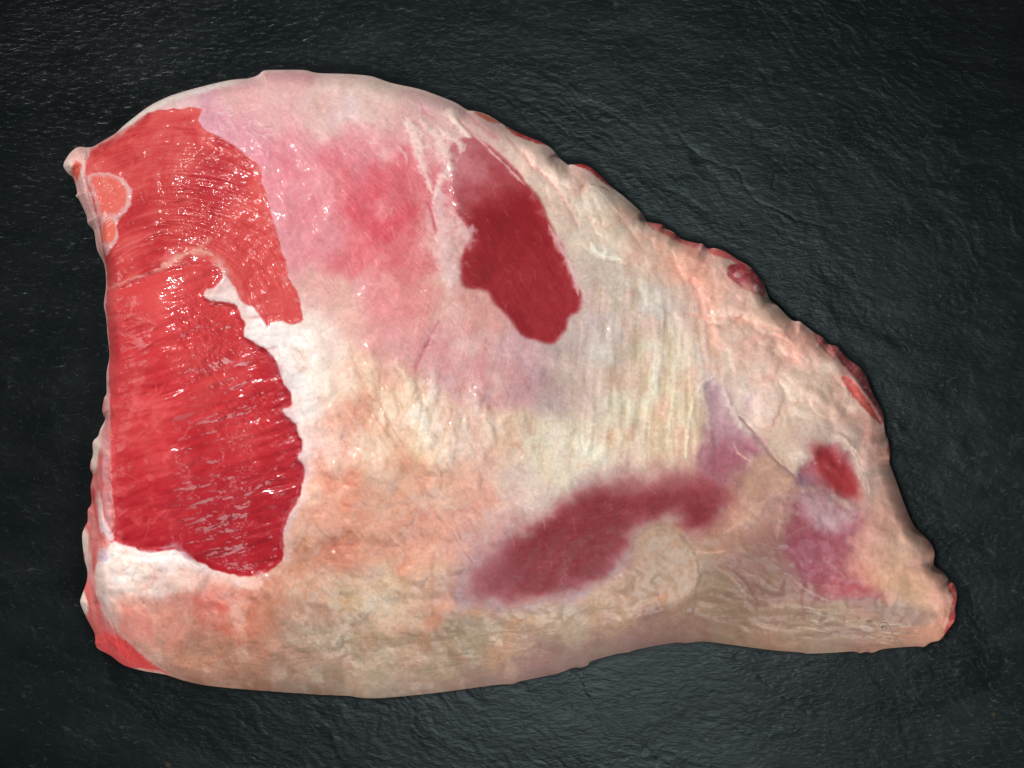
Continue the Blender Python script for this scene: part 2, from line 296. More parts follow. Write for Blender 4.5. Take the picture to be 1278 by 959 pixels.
# fat: mottled rosy and waxy patches
tint(np.clip(nz20, 0, 1) * 0.5, (0.985, 0.945, 0.93)); tint(np.clip(-nz20, 0, 1) * 0.5, (1.01, 1.02, 1.02))
tint(ss(0.15, 0.7, nz40) * ss(500, 700, GY) * ss(560, 480, GX) * 0.6, (0.98, 0.92, 0.89))
tint(ss(0.1, 0.8, fbm(12, 211, 4)) * 0.35, (0.975, 0.95, 0.94)); tint(ss(0.1, 0.8, fbm(12, 212, 4)) * 0.35, (1.03, 1.035, 1.035))

pa = fbm(34, 213, 5); pb = fbm(22, 214, 5); pc = fbm(15, 215, 4)
mR = ss(690, 800, GX) * ss(660, 560, GY) + 0.55 * ss(420, 520, GY + 0.2 * GX - 80) * ss(700, 600, GX)
paint(np.clip(mR, 0, 1) * ss(0.05, 0.75, pa), (208, 152, 134), 0.40); paint(np.clip(mR, 0, 1) * ss(0.05, 0.75, -pb), (220, 202, 184), 0.42); paint(np.clip(mR, 0, 1) * ss(0.3, 0.9, pc), (182, 156, 142), 0.30)
# ------------------------------------------------------------------ streaks in the skins
fa = np.full((NY, NX), 0.0, f32)
vx = -0.18 + 0.20 * (GX - 640) / 220 + 0.12 * nz40; vy = np.ones_like(vx); n_ = np.hypot(vx, vy)
L_vert = lic(vx / n_, vy / n_, 31, 16, 1.5)
m_vert = ss(455, 520, GX) * ss(935, 860, GX) * ss(315, 390, GY) * ss(610, 545, GY)
m_vert2 = ss(690, 740, GX) * m_vert
vx = 0.95 + 0.1 * nz40; vy = -0.22 + 0.5 * nz40; n_ = np.hypot(vx, vy)
L_belly = lic(vx / n_, vy / n_, 32, 9, 1.2)
m_belly = ss(745, 800, GY + 0.10 * (GX - 400)) * ss(900, 820, GX)
vx = 0.55 + 0.5 * nz40; vy = 0.8 + 0.4 * nz20; n_ = np.hypot(vx, vy) + 1e-3
L_skin = lic(vx / n_, vy / n_, 33, 10, 1.3)
w = np.clip(L_vert, -2.5, 2.5) * m_vert
tint(np.clip(w, 0, 2) * 0.35, (1.05, 1.05, 1.02)); tint(np.clip(-w, 0, 2) * 0.35, (0.95, 0.93, 0.89))
L_vertc = gauss(L_vert, 2); L_vertc /= L_vertc.std()
w = np.clip(L_vertc, -2.2, 2.2) * m_vert2
tint(np.clip(w, 0, 2) * 0.35, (1.07, 1.075, 1.06)); tint(np.clip(-w, 0, 2) * 0.4, (0.95, 0.92, 0.86))
H += 0.55 * w + 0.10 * np.clip(L_vert, -2, 2) * m_vert
H += 0.26 * np.clip(L_belly, -2.2, 2.2) * m_belly
w = np.clip(L_belly, -2, 2) * m_belly
tint(np.clip(-w, 0, 2) * 0.25, (0.93, 0.90, 0.87)); tint(np.clip(w, 0, 2) * 0.25, (1.06, 1.05, 1.03))

# pink silverskin over the upper muscle: cloudy white film, fine fibres
k_pink = ss(-18, 24, d_pink)
cl = fbm(38, 221, 3) * 0.8 + 0.2 * fbm(9, 222, 3)
paint(k_pink * ss(0.05, 0.9, cl), (224, 184, 182), 0.30)
paint(k_pink * ss(0.05, 0.9, -cl) * ss(160, 230, GY), (200, 98, 112), 0.18)
w = np.clip(L_skin, -2.2, 2.2) * k_pink
paint(np.clip(w - 0.5, 0, 1.5) / 1.5, (232, 190, 190), 0.28); paint(np.clip(-w - 0.5, 0, 1.5) / 1.5, (188, 100, 112), 0.16)
H += 0.12 * w * ss(500, 300, GY)
WET = WET * (1 - k_pink) + (0.10 + 0.22 * ss(0.2, 0.8, cl)) * k_pink

# ------------------------------------------------------------------ broad relief of fat
H += 4.0 * nz80 + 2.0 * nz40 + 0.7 * nz20 + 0.08 * nz9
lump = fbm(30, 231, 3); H += 1.5 * np.tanh(lump * 1.6) * (1 - k_pink) * ss(420, 520, GY - 0.2 * (GX - 400))
def lobules(cell, seed, wamp, stretch=1.0, ang=0.0):
    """soft pillows with creases between them: height 0..1 and crease mask"""
    x = GX + wamp * fbm(cell * 1.3, seed, 3); y = GY + wamp * fbm(cell * 1.3, seed + 1, 3)
    ca, sa = math.cos(ang), math.sin(ang); u = (x * ca + y * sa) / cell / stretch; v = (-x * sa + y * ca) / cell
    r_ = np.random.default_rng(seed); J = r_.random((64, 64, 2)).astype(f32)
    ui = np.floor(u).astype(np.int32); vi = np.floor(v).astype(np.int32)
    f1 = np.full(u.shape, 9.0, f32); f2 = f1.copy()
    for a in (-1, 0, 1):
        for b in (-1, 0, 1):
            j = J[(vi + b) & 63, (ui + a) & 63]; d = np.hypot(ui + a + j[..., 0] - u, vi + b + j[..., 1] - v)
            f2 = np.where(d < f1, f1, np.minimum(f2, d)); f1 = np.minimum(f1, d)
    e = f2 - f1
    return np.sqrt(np.clip(ss(0, 0.9, e), 0, 1)), ss(0.14, 0.0, e)
m_fat = (1 - k_pink) * ss(-2, -14, d_raw)
m_low = ss(400, 500, GY - 0.15 * (GX - 400)) * ss(800, 740, GY) * ss(880, 780, GX)
m_fold0 = ss(400, 440, GX) * ss(680, 600, GX) * ss(430, 480, GY) * ss(650, 570, GY)
p1, e1 = lobules(34, 251, 14); p2, e2 = lobules(17, 252, 8); p3, e3 = lobules(18, 253, 8, 3.2, 1.22)
g1_ = m_fat * m_low * (1 - 0.8 * m_fold0); sel = ss(-0.25, 0.45, fbm(60, 254, 3))
H += gauss(p1, 2) * 3.2 * g1_ + p2 * 1.1 * g1_ * sel
tint(e1 * g1_ * 0.55 * ss(-0.2, 0.5, nz20), (0.965, 0.87, 0.83)); tint(e2 * g1_ * sel * 0.35, (0.97, 0.90, 0.87)); tint(p1 * g1_ * 0.3, (1.03, 1.03, 1.02))
H += gauss(p3, 1) * 4.2 * m_fat * m_fold0; tint(e3 * m_fat * m_fold0 * 0.6, (0.975, 0.92, 0.88)); tint(p3 * m_fold0 * m_fat * 0.4, (1.035, 1.04, 1.03))
mR_ = ss(700, 780, GX) * ss(690, 620, GY) * (1 - k_pink) * ss(1140, 1090, GX)
p4, e4 = lobules(30, 255, 14, 1.6, 0.5); selR = ss(-0.1, 0.5, fbm(70, 256, 3)) * ss(800, 870, GX + 0.6 * (300 - GY))
H += gauss(p4, 2) * 4.0 * mR_ * selR; tint(e4 * mR_ * selR * 0.3, (0.965, 0.87, 0.83)); tint(p4 * mR_ * selR * 0.3, (1.03, 1.03, 1.02))
# pitted fat of the lobe and of the middle
pit = ss(0.45, 1.0, fbm(5.5, 233, 2)); m_pit = ss(610, 680, GY) * ss(600, 500, GX) * (d_raw < 0)
H -= 0.6 * pit * m_pit; tint(pit * m_pit * 0.5, (0.95, 0.89, 0.86))
# folds of soft fat below the silverskin
vx = 0.30 + 0.25 * nz40; vy = np.ones_like(vx); n_ = np.hypot(vx, vy)
L_fold = gauss(lic(vx / n_, vy / n_, 34, 26, 1.6), 4); L_fold /= L_fold.std()
m_fold = ss(395, 440, GX) * ss(690, 600, GX) * ss(440, 490, GY) * ss(640, 570, GY)
H += 1.5 * np.clip(L_fold, -2, 2) * m_fold
tint(np.clip(-L_fold - 0.4, 0, 2) * 0.5 * m_fold, (0.96, 0.88, 0.82)); tint(np.clip(L_fold, 0, 2) * 0.3 * m_fold, (1.03, 1.04, 1.0))

# ------------------------------------------------------------------ fat lobe, flap, under band
H += 7.0 * ss(-14, 16, d_lobe)
H += 4.0 * ss(-1.5, 9, d_flap) * ss(640, 720, GX)
edge = np.exp(-((d_under - 0.5) / 1.6) ** 2) * ss(-0.4, 0.5, nz20); H += 1.2 * edge; tint(edge * 0.6, (1.10, 1.09, 1.06))
H -= 2.0 * ss(0, 8, d_under)
edge = np.exp(-((d_flap - 1.0) / 1.5) ** 2) * ss(830, 850, GX) * ss(760, 745, GY); tint(edge, (1.10, 1.08, 1.05))

# ------------------------------------------------------------------ raw muscles
def muscle(d, base, dark, lite, vx, vy, seed, edge=2.0, sink=3.0, soft=1.5, fibre=0.45, coarse=0.6, streak=0.55):
    global H, WET
    k = ss(-edge, edge, d)
    paint(k, base)
    n1 = fbm(34, seed, 4); n2 = fbm(12, seed + 1, 3)
    paint(k * ss(0.0, 0.9, n1), dark, 0.55); paint(k * ss(0.0, 0.9, -n1), lite, 0.45)
    Lf = lic(vx, vy, seed + 2, 12, 1.2); Lc = gauss(lic(vx, vy, seed + 3, 18, 1.5), 1.6); Lc /= Lc.std()
    paint(k * np.clip(Lf - 0.4, 0, 2) / 2, lite, streak); paint(k * np.clip(-Lf - 0.4, 0, 2) / 2, dark, streak)
    paint(k * np.clip(Lc - 0.5, 0, 2) / 2, lite, streak * 0.8); paint(k * np.clip(-Lc - 0.5, 0, 2) / 2, dark, streak * 0.8)
    H = H * (1 - 0.65 * k)
    H -= sink * ss(-soft, soft * 2.0, d)
    H += k * (fibre * np.clip(Lf, -2.5, 2.5) * 0.5 + coarse * np.clip(Lc, -2.2, 2.2))
    WET = WET * (1 - k) + 0.85 * k
    return k, Lf, Lc

# upper fan-shaped muscle: fibres turn round a centre low in the joint
rx = GX - 225; ry = GY - 415; rr = np.hypot(rx, ry) + 1
k_fan, Lf1, Lc1 = muscle(d_fan, (200, 60, 62), (176, 34, 42), (226, 106, 100), -ry / rr, rx / rr, 301, 1.8, 2.2, 2.5, 0.30, 0.40, 0.55)
paint(k_fan * ss(24, 4, d_fan) * ss(-0.3, 0.6, nz20), (228, 104, 98), 0.6)
paint(k_fan * ss(230, 160, GX + 0.6 * (GY - 190)) * ss(-0.5, 0.6, nz20), (226, 98, 96), 0.55)
paint(k_fan * ss(245, 300, GX + 0.35 * (GY - 300)) * ss(200, 260, GY), (226, 92, 88), 0.55)
paint(k_fan * ss(60, 10, np.hypot(GX - 275, (GY - 238) * 1.3)), (186, 46, 56), 0.55)
# large cut muscle
va = 0.32 + 0.25 * nz40; cvx = np.cos(va); cvy = -np.sin(va)
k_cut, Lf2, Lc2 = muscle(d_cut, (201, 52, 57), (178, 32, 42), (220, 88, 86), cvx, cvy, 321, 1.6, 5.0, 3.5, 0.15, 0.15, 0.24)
torn = ss(190, 320, GX + 45 * nz40 + 20 * nz20) * ss(-1, 1, d_cut)
mot_ = fbm(17, 209, 3, ang=-0.33, stretch=3.2); H += k_cut * (1.9 * mot_ + 0.9 * nz40 + 0.25 * np.clip(Lc2, -2, 2))
H += k_cut * torn * ss(-0.35, 0.5, fbm(30, 210, 3)) * (0.45 * np.clip(Lc2, -2, 2) + 0.08 * Lf2)
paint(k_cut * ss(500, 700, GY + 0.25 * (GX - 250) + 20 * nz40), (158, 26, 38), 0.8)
mb = ss(0.09, 0.0, np.abs(fbm(26, 346, 4, ang=-0.5, stretch=1.8))) * ss(-0.1, 0.5, fbm(50, 347, 3)); paint(k_cut * mb * ss(300, 240, GX), (224, 112, 108), 0.5)
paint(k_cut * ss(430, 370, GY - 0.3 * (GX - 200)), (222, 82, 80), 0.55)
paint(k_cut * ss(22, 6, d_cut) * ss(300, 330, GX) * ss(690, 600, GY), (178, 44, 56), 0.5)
paint(k_cut * ss(160, 142, GX) , (226, 105, 105), 0.6)
paint(k_cut * ss(0.35, 0.9, fbm(18, 345, 4)) * ss(250, 200, GX), (222, 96, 96), 0.5)
# oval muscle under clear skin
oa = 1.05 + 0.15 * nz40
k_ov, Lf3, Lc3 = muscle(d_oval, (148, 40, 46), (128, 28, 36), (168, 60, 64), np.cos(oa), np.sin(oa), 341, 4.2, 1.6, 7.0, 0.08, 0.10, 0.36)
q = (GX - 610) * 0.55 + (GY - 200) * 0.85
q = (GX - 596) * 0.30 + (GY - 186) * 0.72 + 0.0
paint(k_ov * ss(82, 6, q + 10 * nz20), (178, 98, 104), 0.85)
paint(ss(-10, 3, d_oval) * ss(50, 0, np.hypot(GX - 566, GY - 205) * 0.7 + 14 * nz20), (200, 132, 138), 0.75)
paint(k_ov * ss(16, 0, d_oval) * ss(-0.2, 0.6, nz9) * ss(380, 300, GY), (186, 106, 110), 0.5)
q = (GX - 610) * 0.55 + (GY - 200) * 0.85
paint(k_ov * ss(30, 70, q) * ss(160, 90, q) * ss(4, 22, d_oval), (130, 28, 36), 0.5)
# lower muscle showing dark through a milky film
ka = -0.35 + 0.1 * nz40
lo_w = 1.0 + 0.9 * ss(680, 800, GX) * ss(640, 590, GY) + 0.6 * ss(660, 600, GX)      # how milky the film is along the edge
k_lo = ss(-14, 24, d_low / lo_w)
paint(ss(-30, 6, d_low / lo_w) * ss(820, 740, GX), (172, 142, 140), 0.55)
paint(k_lo, (146, 78, 84), 0.95); paint(ss(0, 26, d_low / lo_w), (120, 40, 46), 0.94)
Ll = lic(np.cos(ka), np.sin(ka), 361, 8, 1.2)
paint(k_lo * np.clip(nz9 * 0.5 + nz20 * 0.9, 0, 1), (146, 70, 76), 0.5); paint(k_lo * np.clip(Ll, 0, 2) / 2, (158, 88, 94), 0.22)
lacy = ss(0.07, 0.0, np.abs(fbm(13, 363, 4))) * ss(-0.1, 0.5, fbm(40, 364, 3)); paint(ss(0, 14, d_low) * lacy, (172, 112, 114), 0.42)
paint(k_lo * ss(670, 585, GX + 10 * nz20), (146, 96, 104), 0.6)
paint(k_lo * ss(800, 860, GX) * ss(640, 590, GY - 8 * nz9), (160, 84, 92), 0.5)
edge_ = np.exp(-((d_low + 3) / 7) ** 2) * ss(640, 690, GY); paint(edge_ * ss(-0.3, 0.5, nz20) * ss(800, 760, GX), (170, 146, 150), 0.6)
WET = WET * (1 - 0.8 * k_lo)
H = H * (1 - 0.6 * k_lo) + 2.0 * ss(-10, 40, d_low)
kf = ss(-1.5, 5, d_flap) * ss(770, 815, GX) * ss(758, 735, GY); paint(kf, (166, 138, 116), 0.85); paint(kf * ss(0.1, 0.8, nz20), (172, 132, 108), 0.5)
# violet hollow between the tendons
k_pu = ss(-12, 12, d_purp); paint(k_pu, (168, 134, 142), 0.85); paint(k_pu * ss(515, 580, GY + 10 * nz9), (150, 84, 94), 0.8); H -= 4 * ss(-4, 18, d_purp)
# small window of muscle near the shank with a grey rim
rim = ss(-26, -4, sdf([(1000,575),(1028,540),(1055,548),(1074,590),(1068,618),(1050,622),(1020,612)], 3)); paint(rim * ss(985, 1010, GX), (172, 148, 138), 0.6)
k_wi = ss(-5, 6, d_win); paint(k_wi, (150, 82, 88), 0.9)
paint(ss(8, -8, np.hypot((GX - 1038) * 0.95 + (GY - 588) * -0.45, (GY - 588) * 0.8 + (GX - 1038) * -0.35) - 20), (134, 44, 46), 0.9)
H -= 7.0 * ss(-12, 14, d_win); WET = np.maximum(WET, 0.7 * k_wi)
k = ss(24, 4, np.hypot(GX - 998, (GY - 598) * 1.6)); paint(k, (150, 118, 130), 0.7)
# milky tendon sheet and violet muscle below it
k_sh = region([(986,622),(1000,612),(1030,618),(1060,632),(1062,655),(1048,700),(1066,722),(1090,736),(1060,746),(1020,744),(1000,722),(982,690),(974,665)], 8, 14, 24)
kk = ss(-9, 9, k_sh); paint(kk, (142, 78, 86), 0.8)
paint(kk * ss(0.0, 0.7, nz9 + 0.5 * nz20), (158, 108, 118), 0.5)
k2 = region([(996,618),(1018,614),(1042,630),(1062,634),(1056,650),(1030,660),(1014,652),(1000,640)], 6, 12, 25); paint(ss(-14, 12, k2), (178, 156, 154), 0.8); H += 2 * ss(-8, 10, k2)
paint(ss(14, 0, np.abs(GY - 728 - 0.22 * (GX - 1030) - 5 * nz9)) * ss(1015, 1035, GX) * ss(1100, 1070, GX), (142, 66, 70), 0.55)

# cartilage on the cut corner
k_ca = ss(-1.5, 2, d_cart); paint(k_ca, (222, 170, 170)); H += 2.0 * ss(-2, 6, d_cart)
paint(ss(1, 7, d_cart - 3 * ss(150, 166, GX)) * ss(278, 264, GY + 3 * nz4), (228, 98, 86), 0.9)
paint(ss(3, -3, np.hypot((GX - 141.5) / 0.62, GY - 291) - 15), (232, 104, 84), 0.9)
paint(k_ca * ss(0.2, 0.8, fbm(8, 371, 3)), (232, 140, 128), 0.4)

# ------------------------------------------------------------------ cut side on the left, knob, shank end
P_SIDE = [(104,470),(135,440),(141,470),(146,520),(149,560),(150,620),(152,668),(146,676),(140,690),(127,705),(126,728),(132,752),(146,778),(170,803),(200,830),(212,846),(150,860),(90,820),(80,700)]
d_side = region(P_SIDE, 2, 8, 26)
k_si = ss(-1.5, 2.5, d_side)
sa = 1.45 + 0.25 * nz20
Ls = lic(np.cos(sa), np.sin(sa), 381, 14, 1.3); Lsc = gauss(lic(np.cos(sa), np.sin(sa), 382, 18, 1.5), 1.5); Lsc /= Lsc.std()
paint(k_si, (222, 128, 124)); paint(k_si * np.clip(Lsc, 0, 2) / 2, (236, 190, 186), 0.9); paint(k_si * np.clip(-Lsc, 0, 2) / 2, (204, 80, 82), 0.8)
paint(k_si * ss(690, 740, GY), (220, 104, 100), 0.45)
paint(k_si * ss(780, 800, GY) * ss(-1, 4, d_side) , (214, 78, 76), 0.8)
H += k_si * (0.9 * np.clip(Lsc, -2, 2) + 0.3 * np.clip(Ls, -2, 2)); WET = np.maximum(WET, 0.7 * k_si)
k = ss(8, 2, np.abs(GX - (139 + 0.06 * (GY - 480)) - 3 * nz9 + 4)) * ss(440, 500, GY) * ss(690, 640, GY); paint(k, (222, 168, 172), 0.6)
def blob(x, y, rx, ry, ang, col, a=0.95, h=3.0, sharp=0.25, wob=0.22):
    global H
    c, s_ = math.cos(ang), math.sin(ang)
    u = ((GX - x) * c + (GY - y) * s_) / rx; v = (-(GX - x) * s_ + (GY - y) * c) / ry
    r = np.hypot(u, v) + wob * nz9
    k = ss(1 + sharp, 1 - sharp, r); paint(k, col, a); H += h * np.sqrt(np.clip(1 - r * r, 0, 1))
for b in [(122,563,8,26,0.15,(240,218,204)),(127,535,6,14,0.5,(238,214,202)),(107,676,7,18,-0.05,(242,218,206)),(105,752,6,17,-0.25,(242,224,210)),(119,616,5,9,0,(206,84,88)),(130,506,4,10,0.1,(214,98,98)),(134,640,4,24,-0.12,(232,196,192)),(142,660,5,14,-0.5,(226,196,200)),(137,690,8,9,0.3,(200,168,180)),(118,812,10,5,0.5,(230,150,145)),(190,838,24,3.5,0.13,(228,180,165)),(110,700,4,14,0,(236,206,198)),(113,645,5,12,0,(228,140,136))]: blob(*b, h=2.0)
blob(165, 812, 34, 9, 0.68, (214, 74, 72), 0.9, 1.0)
stroke([(127,712),(128,732),(134,752),(147,776),(170,800),(196,824),(214,840)], 2.0, (200, 150, 138), 0.6, h=-3.0, hw=1.4)
# strip of skin from the knob down the left edge
P_STRIP = [(70,185),(98,180),(112,186),(112,205),(110,225),(118,248),(126,275),(131,305),(136,335),(137,375),(139,420),(141,470),(130,480),(110,330),(60,230)]
d_st = region(P_STRIP, 1.5, 7, 27); k_st = ss(-1.5, 2, d_st)
va = 1.25 + 0.1 * nz20; Lv = lic(np.cos(va), np.sin(va), 391, 16, 1.3)
paint(k_st, (228, 172, 168)); paint(k_st * np.clip(Lv, 0, 2) / 2, (240, 212, 206), 0.7); paint(k_st * np.clip(-Lv, 0, 2) / 2, (208, 124, 126), 0.7)
H += 0.5 * k_st * np.clip(Lv, -2, 2)
blob(94, 198, 13, 14, 0.6, (240, 194, 184), 0.9, 3.0); blob(85, 208, 7, 9, 0.4, (244, 216, 208), 0.8, 1.5)
blob(97, 217, 6, 13, 0.25, (226, 92, 74), 0.95, -2.5); stroke([(107,190),(108,205),(106,225),(112,250)], 1.6, (238, 196, 190), 0.9, 1.5)
# white line along the top left edge
k = ss(13, 6, OD + 2 * nz9) * ss(140, 170, GX) * ss(320, 270, GX) * (GY < 200); paint(k, (244, 232, 220), 0.8)
k = ss(6, 2, OD + 1.5 * nz9) * ss(560, 480, GY); paint(k, (236, 214, 204), 0.55)

# trims of red meat that peep out along the right edge
def trim(pts, col, a=0.95, h=-2.0, seed=28):
    global H, WET
    d = region(pts, 1.0, 5, seed); k = ss(-1.0, 1.6, d)
    paint(k, col, a); paint(k * np.clip(nz4, 0, 1), (232, 170, 164), 0.4); H += h * ss(-1, 4, d) ; WET = np.maximum(WET, 0.75 * k)
    return d
d_t = [trim([(591,139.5),(605,143),(621,152),(626,156),(612,154.5),(600,149)], (206, 112, 88)),
       trim([(628,158),(650,166),(673,175.5),(684,183),(668,180),(645,172)], (192, 64, 66)),
       trim([(711,204),(727,203),(740,209),(753,221),(768,237),(750,228),(737,216),(723,210)], (188, 56, 58)),
       trim([(806,276),(812,277),(825,279),(833,287),(850,298),(852,305),(838,300),(822,291),(810,286)], (190, 72, 74)),
       trim([(850,299),(869,302),(883,309),(905,313),(922,323),(936,331),(930,336),(912,326),(890,320),(868,311),(853,306)], (206, 104, 100)),
       trim([(906,334),(922,329),(940,338),(951,351),(955,363),(951,371),(935,366),(918,358),(906,348)], (168, 62, 70)),
       trim([(1014,414),(1027,421),(1034,431),(1043,450),(1031,443),(1018,429)], (196, 104, 100)),
       trim([(1034,429),(1046,431),(1061,448),(1074,457),(1083,470),(1091,489),(1102,515),(1104,535),(1090,508),(1075,487),(1056,463),(1042,445)], (150, 72, 74)),
       trim([(1046,471),(1060,474),(1075,490),(1090,510),(1100,529),(1090,524),(1075,511),(1060,494)], (206, 96, 88)),
       trim([(1106,551),(1112,553),(1113,574),(1108,570)], (170, 70, 74)),
       trim([(1184,724),(1192,727),(1196,745),(1193,760),(1193,776),(1183,789),(1172,798),(1181,776),(1184,757),(1188,745),(1181,735)], (186, 78, 72))]
stroke([(1020,425),(1042,450),(1056,466),(1075,489),(1090,511),(1100,530)], 1.6, (230, 176, 164), 0.9, 2.0)
stroke([(712,207),(726,213),(740,222),(753,232),(764,238)], 1.8, (226, 190, 182), 0.9, 1.5); stroke([(735,231),(748,235),(760,240)], 1.1, (150, 110, 104), 0.8, -1.5)
blob(918, 345, 5, 3.5, 0.3, (214, 160, 158), 0.9, 1.5); blob(942, 361, 4.5, 4.5, 0, (214, 160, 158), 0.9, 1.5); blob(876, 312, 8, 4, 0.4, (226, 184, 180), 0.8, 2)
stroke([(1180,735),(1184,748),(1181,765),(1176,785)], 3.0, (206, 150, 138), 0.8, 2.0)
stroke([(1172,740),(1176,760),(1170,785)], 2.5, (196, 134, 122), 0.5, 1.0)
blob(1120, 766, 42, 14, 0.10, (126, 104, 98), 0.6, 0.0, 0.5); blob(1078, 752, 22, 9, 0.15, (118, 98, 94), 0.5, 0, 0.5)  # grey shadow painted into the colour, with a bone-grey tone
blob(1150, 690, 24, 9, 1.0, (168, 138, 130), 0.4, 0, 0.5); blob(1158, 690, 6, 14, -0.3, (196, 138, 116), 0.5, 0, .4)
stroke([(1167,706),(1150,702),(1130,706)], 3, (170, 130, 124), 0.6, -3.0)

# ------------------------------------------------------------------ soft fat folds
nz20b = fbm(20, 208, 4)
def fold(x, y, ln, wd, ang, col, a=0.5, h=3.0):
    global H
    c, s_ = math.cos(ang), math.sin(ang); xx, yy = GX + 1.5 * NZ9 + 9 * nz40, GY + 6 * nz20b
    u = ((xx - x) * c + (yy - y) * s_) / (ln * 0.5); v = (-(xx - x) * s_ + (yy - y) * c) / (wd * 0.5)
    r = np.sqrt(u * u + v * v)
    p = np.clip(1 - r * r, 0, 1) ** 0.75; H += h * p
    paint(ss(1.15, 0.2, r), col, a)
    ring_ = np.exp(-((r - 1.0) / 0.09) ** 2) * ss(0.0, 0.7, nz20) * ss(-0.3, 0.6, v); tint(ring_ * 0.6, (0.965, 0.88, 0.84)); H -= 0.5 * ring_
for f in [(466,466,72,26,1.25,(228,200,172)),(492,520,86,22,1.3,(231,212,186)),(508,486,80,15,1.4,(230,208,178)),(535,508,112,26,1.72,(240,224,204)),(560,548,70,22,1.5,(226,196,172)),(588,508,60,28,1.4,(226,200,184)),(612,540,70,24,1.6,(220,188,168)),
          (436,520,62,44,1.3,(228,176,156)),(428,572,50,40,0.6,(229,188,170)),(478,580,40,34,0.8,(226,194,176)),(456,612,46,32,0.3,(214,158,136)),(508,606,60,30,1.1,(214,166,144)),(540,596,54,22,1.3,(222,176,152)),(556,652,52,30,1.0,(214,166,146)),(596,610,80,30,1.4,(220,172,152)),(420,650,50,36,0.4,(206,150,130)),(480,656,52,40,0.6,(206,152,132)),(524,700,54,34,1.2,(204,152,130)),(440,700,60,36,0.3,(196,140,120)),
          (398,436,60,34,0.9,(236,218,208)),(396,498,80,30,1.5,(238,222,212)),(408,470,56,30,1.2,(240,224,212)),(650,540,70,26,1.5,(216,196,176))]: fold(*f)
for f in [(955,402,104,34,0.42,(226,190,168)),(905,384,52,40,0.5,(226,196,178)),(890,352,50,44,0.9,(220,180,160)),(902,420,40,34,0.3,(220,192,172)),(930,366,70,30,0.45,(224,196,176)),(985,432,80,26,0.25,(216,164,146)),(860,330,56,36,0.7,(212,168,148)),(935,452,60,40,0.2,(212,184,166)),(950,505,40,56,0.2,(212,186,170)),(990,480,54,36,0.4,(206,180,164)),(1030,500,50,40,0.9,(204,172,156)),(1078,568,40,30,1.2,(204,158,144)),(820,290,70,34,0.75,(214,184,168)),(770,300,80,40,0.9,(210,190,172)),(745,255,70,36,0.9,(214,192,176)),(690,210,80,26,0.75,(220,194,178))]: fold(*f, a=0.4, h=4.0)
# ------------------------------------------------------------------ creases, tendons, veins
fat_c = (206, 150, 132)
stroke([(443,485),(463,510),(491,544),(517,583),(544,635),(563,662),(581,684)], 1.2, (200, 138, 122), 0.55, -3.2, 2.2)
stroke([(581,684),(590,700)], 1.2, (180, 110, 100), 0.6, -2)
stroke([(480,456),(478,482),(479,506),(492,530),(507,556)], 1.3, (204, 150, 126), 0.7, -2.6, 2.0)
stroke([(523,456),(526,475),(530,497),(526,530),(520,560)], 1.5, (206, 160, 126), 0.35, -2.6, 2.0)
stroke([(441,430),(448,455),(458,480),(463,508)], 1.4, (212, 160, 134), 0.35, -2.4, 2.0)
stroke([(455,440),(470,470),(474,500),(466,520)], 1.0, (214, 170, 140), 0.5, -1.8, 2.0)
stroke([(565,508),(566,518),(561,530)], 1.6, (200, 140, 124), 0.7, -2)
stroke([(587,500),(590,520),(586,545),(576,575)], 1.3, (226, 190, 170), 0.6, -1.6, 2)
stroke([(629,469),(634,488),(645,500),(655,511)], 1.2, (196, 146, 150), 0.7, -1.5); stroke([(662,510),(663,526),(660,545)], 1.0, (200, 150, 130), 0.7, -1.5)
stroke([(551,402),(546,414),(538,427),(533,438)], 1.6, (190, 110, 122), 0.45, -3.0, jit=3); stroke([(538,427),(530,440),(524,452),(521,464)], 2.4, (186, 104, 116), 0.5, -3.5, jit=3); stroke([(540,424),(530,442),(526,452)], 0.8, (168, 80, 92), 0.4, -1.2, jit=2)
stroke([(435,548),(437,558),(433,570)], 1.0, (204, 126, 116), 0.5, -1.0)
stroke([(600,440),(604,465),(612,486)], 7, (196, 128, 136), 0.5, -1.0)
for p in [[(540,640),(556,650),(572,672)],[(573,600),(571,640),(580,680)],[(600,560),(592,600),(590,640)]]: stroke(p, 1.4, (210, 156, 138), 0.3, -1.6, 2)
# white torn skin beside the oval muscle
wh = (224, 196, 190)
stroke([(508,150),(518,162),(523,172),(526,185)], 3.0, wh, 0.85, 2.2); stroke([(503,152),(517,172),(522,186),(526,205),(534,222),(540,245)], 4.5, wh, 0.85, 2.5, w1=6)
stroke([(525,152),(537,165),(548,174),(554,190),(561,200),(560,215),(552,228),(545,248)], 4.5, wh, 0.85, 2.5, w1=8)
stroke([(524,188),(534,188),(541,184)], 3, wh, 0.7, 1.5); stroke([(545,160),(556,170),(570,180),(575,184),(576,196)], 2.5, wh, 0.8, 2.0); stroke([(575,182),(580,190),(582,184)], 2, wh, 0.7, 1.5)
stroke([(563,140),(568,152),(578,164),(588,175)], 5.0, (228, 208, 198), 0.95, 4.0); stroke([(555,146),(562,140),(568,142)], 3.5, (224, 200, 192), 0.8, 2)
stroke([(546,240),(550,270),(556,300),(560,330),(566,360)], 13, (218, 188, 188), 0.8, 2.0); stroke([(575,288),(586,300),(590,286)], 6, (214, 180, 182), 0.7, 1)
stroke([(535,255),(541,272),(546,296)], 2.0, (182, 78, 92), 0.7, -1.2); stroke([(580,142),(600,160),(625,180)], 2.5, (200, 130, 132), 0.6, -1.5); stroke([(592,170),(612,192),(635,214),(655,235)], 1.3, (216, 180, 176), 0.8, 1.0)
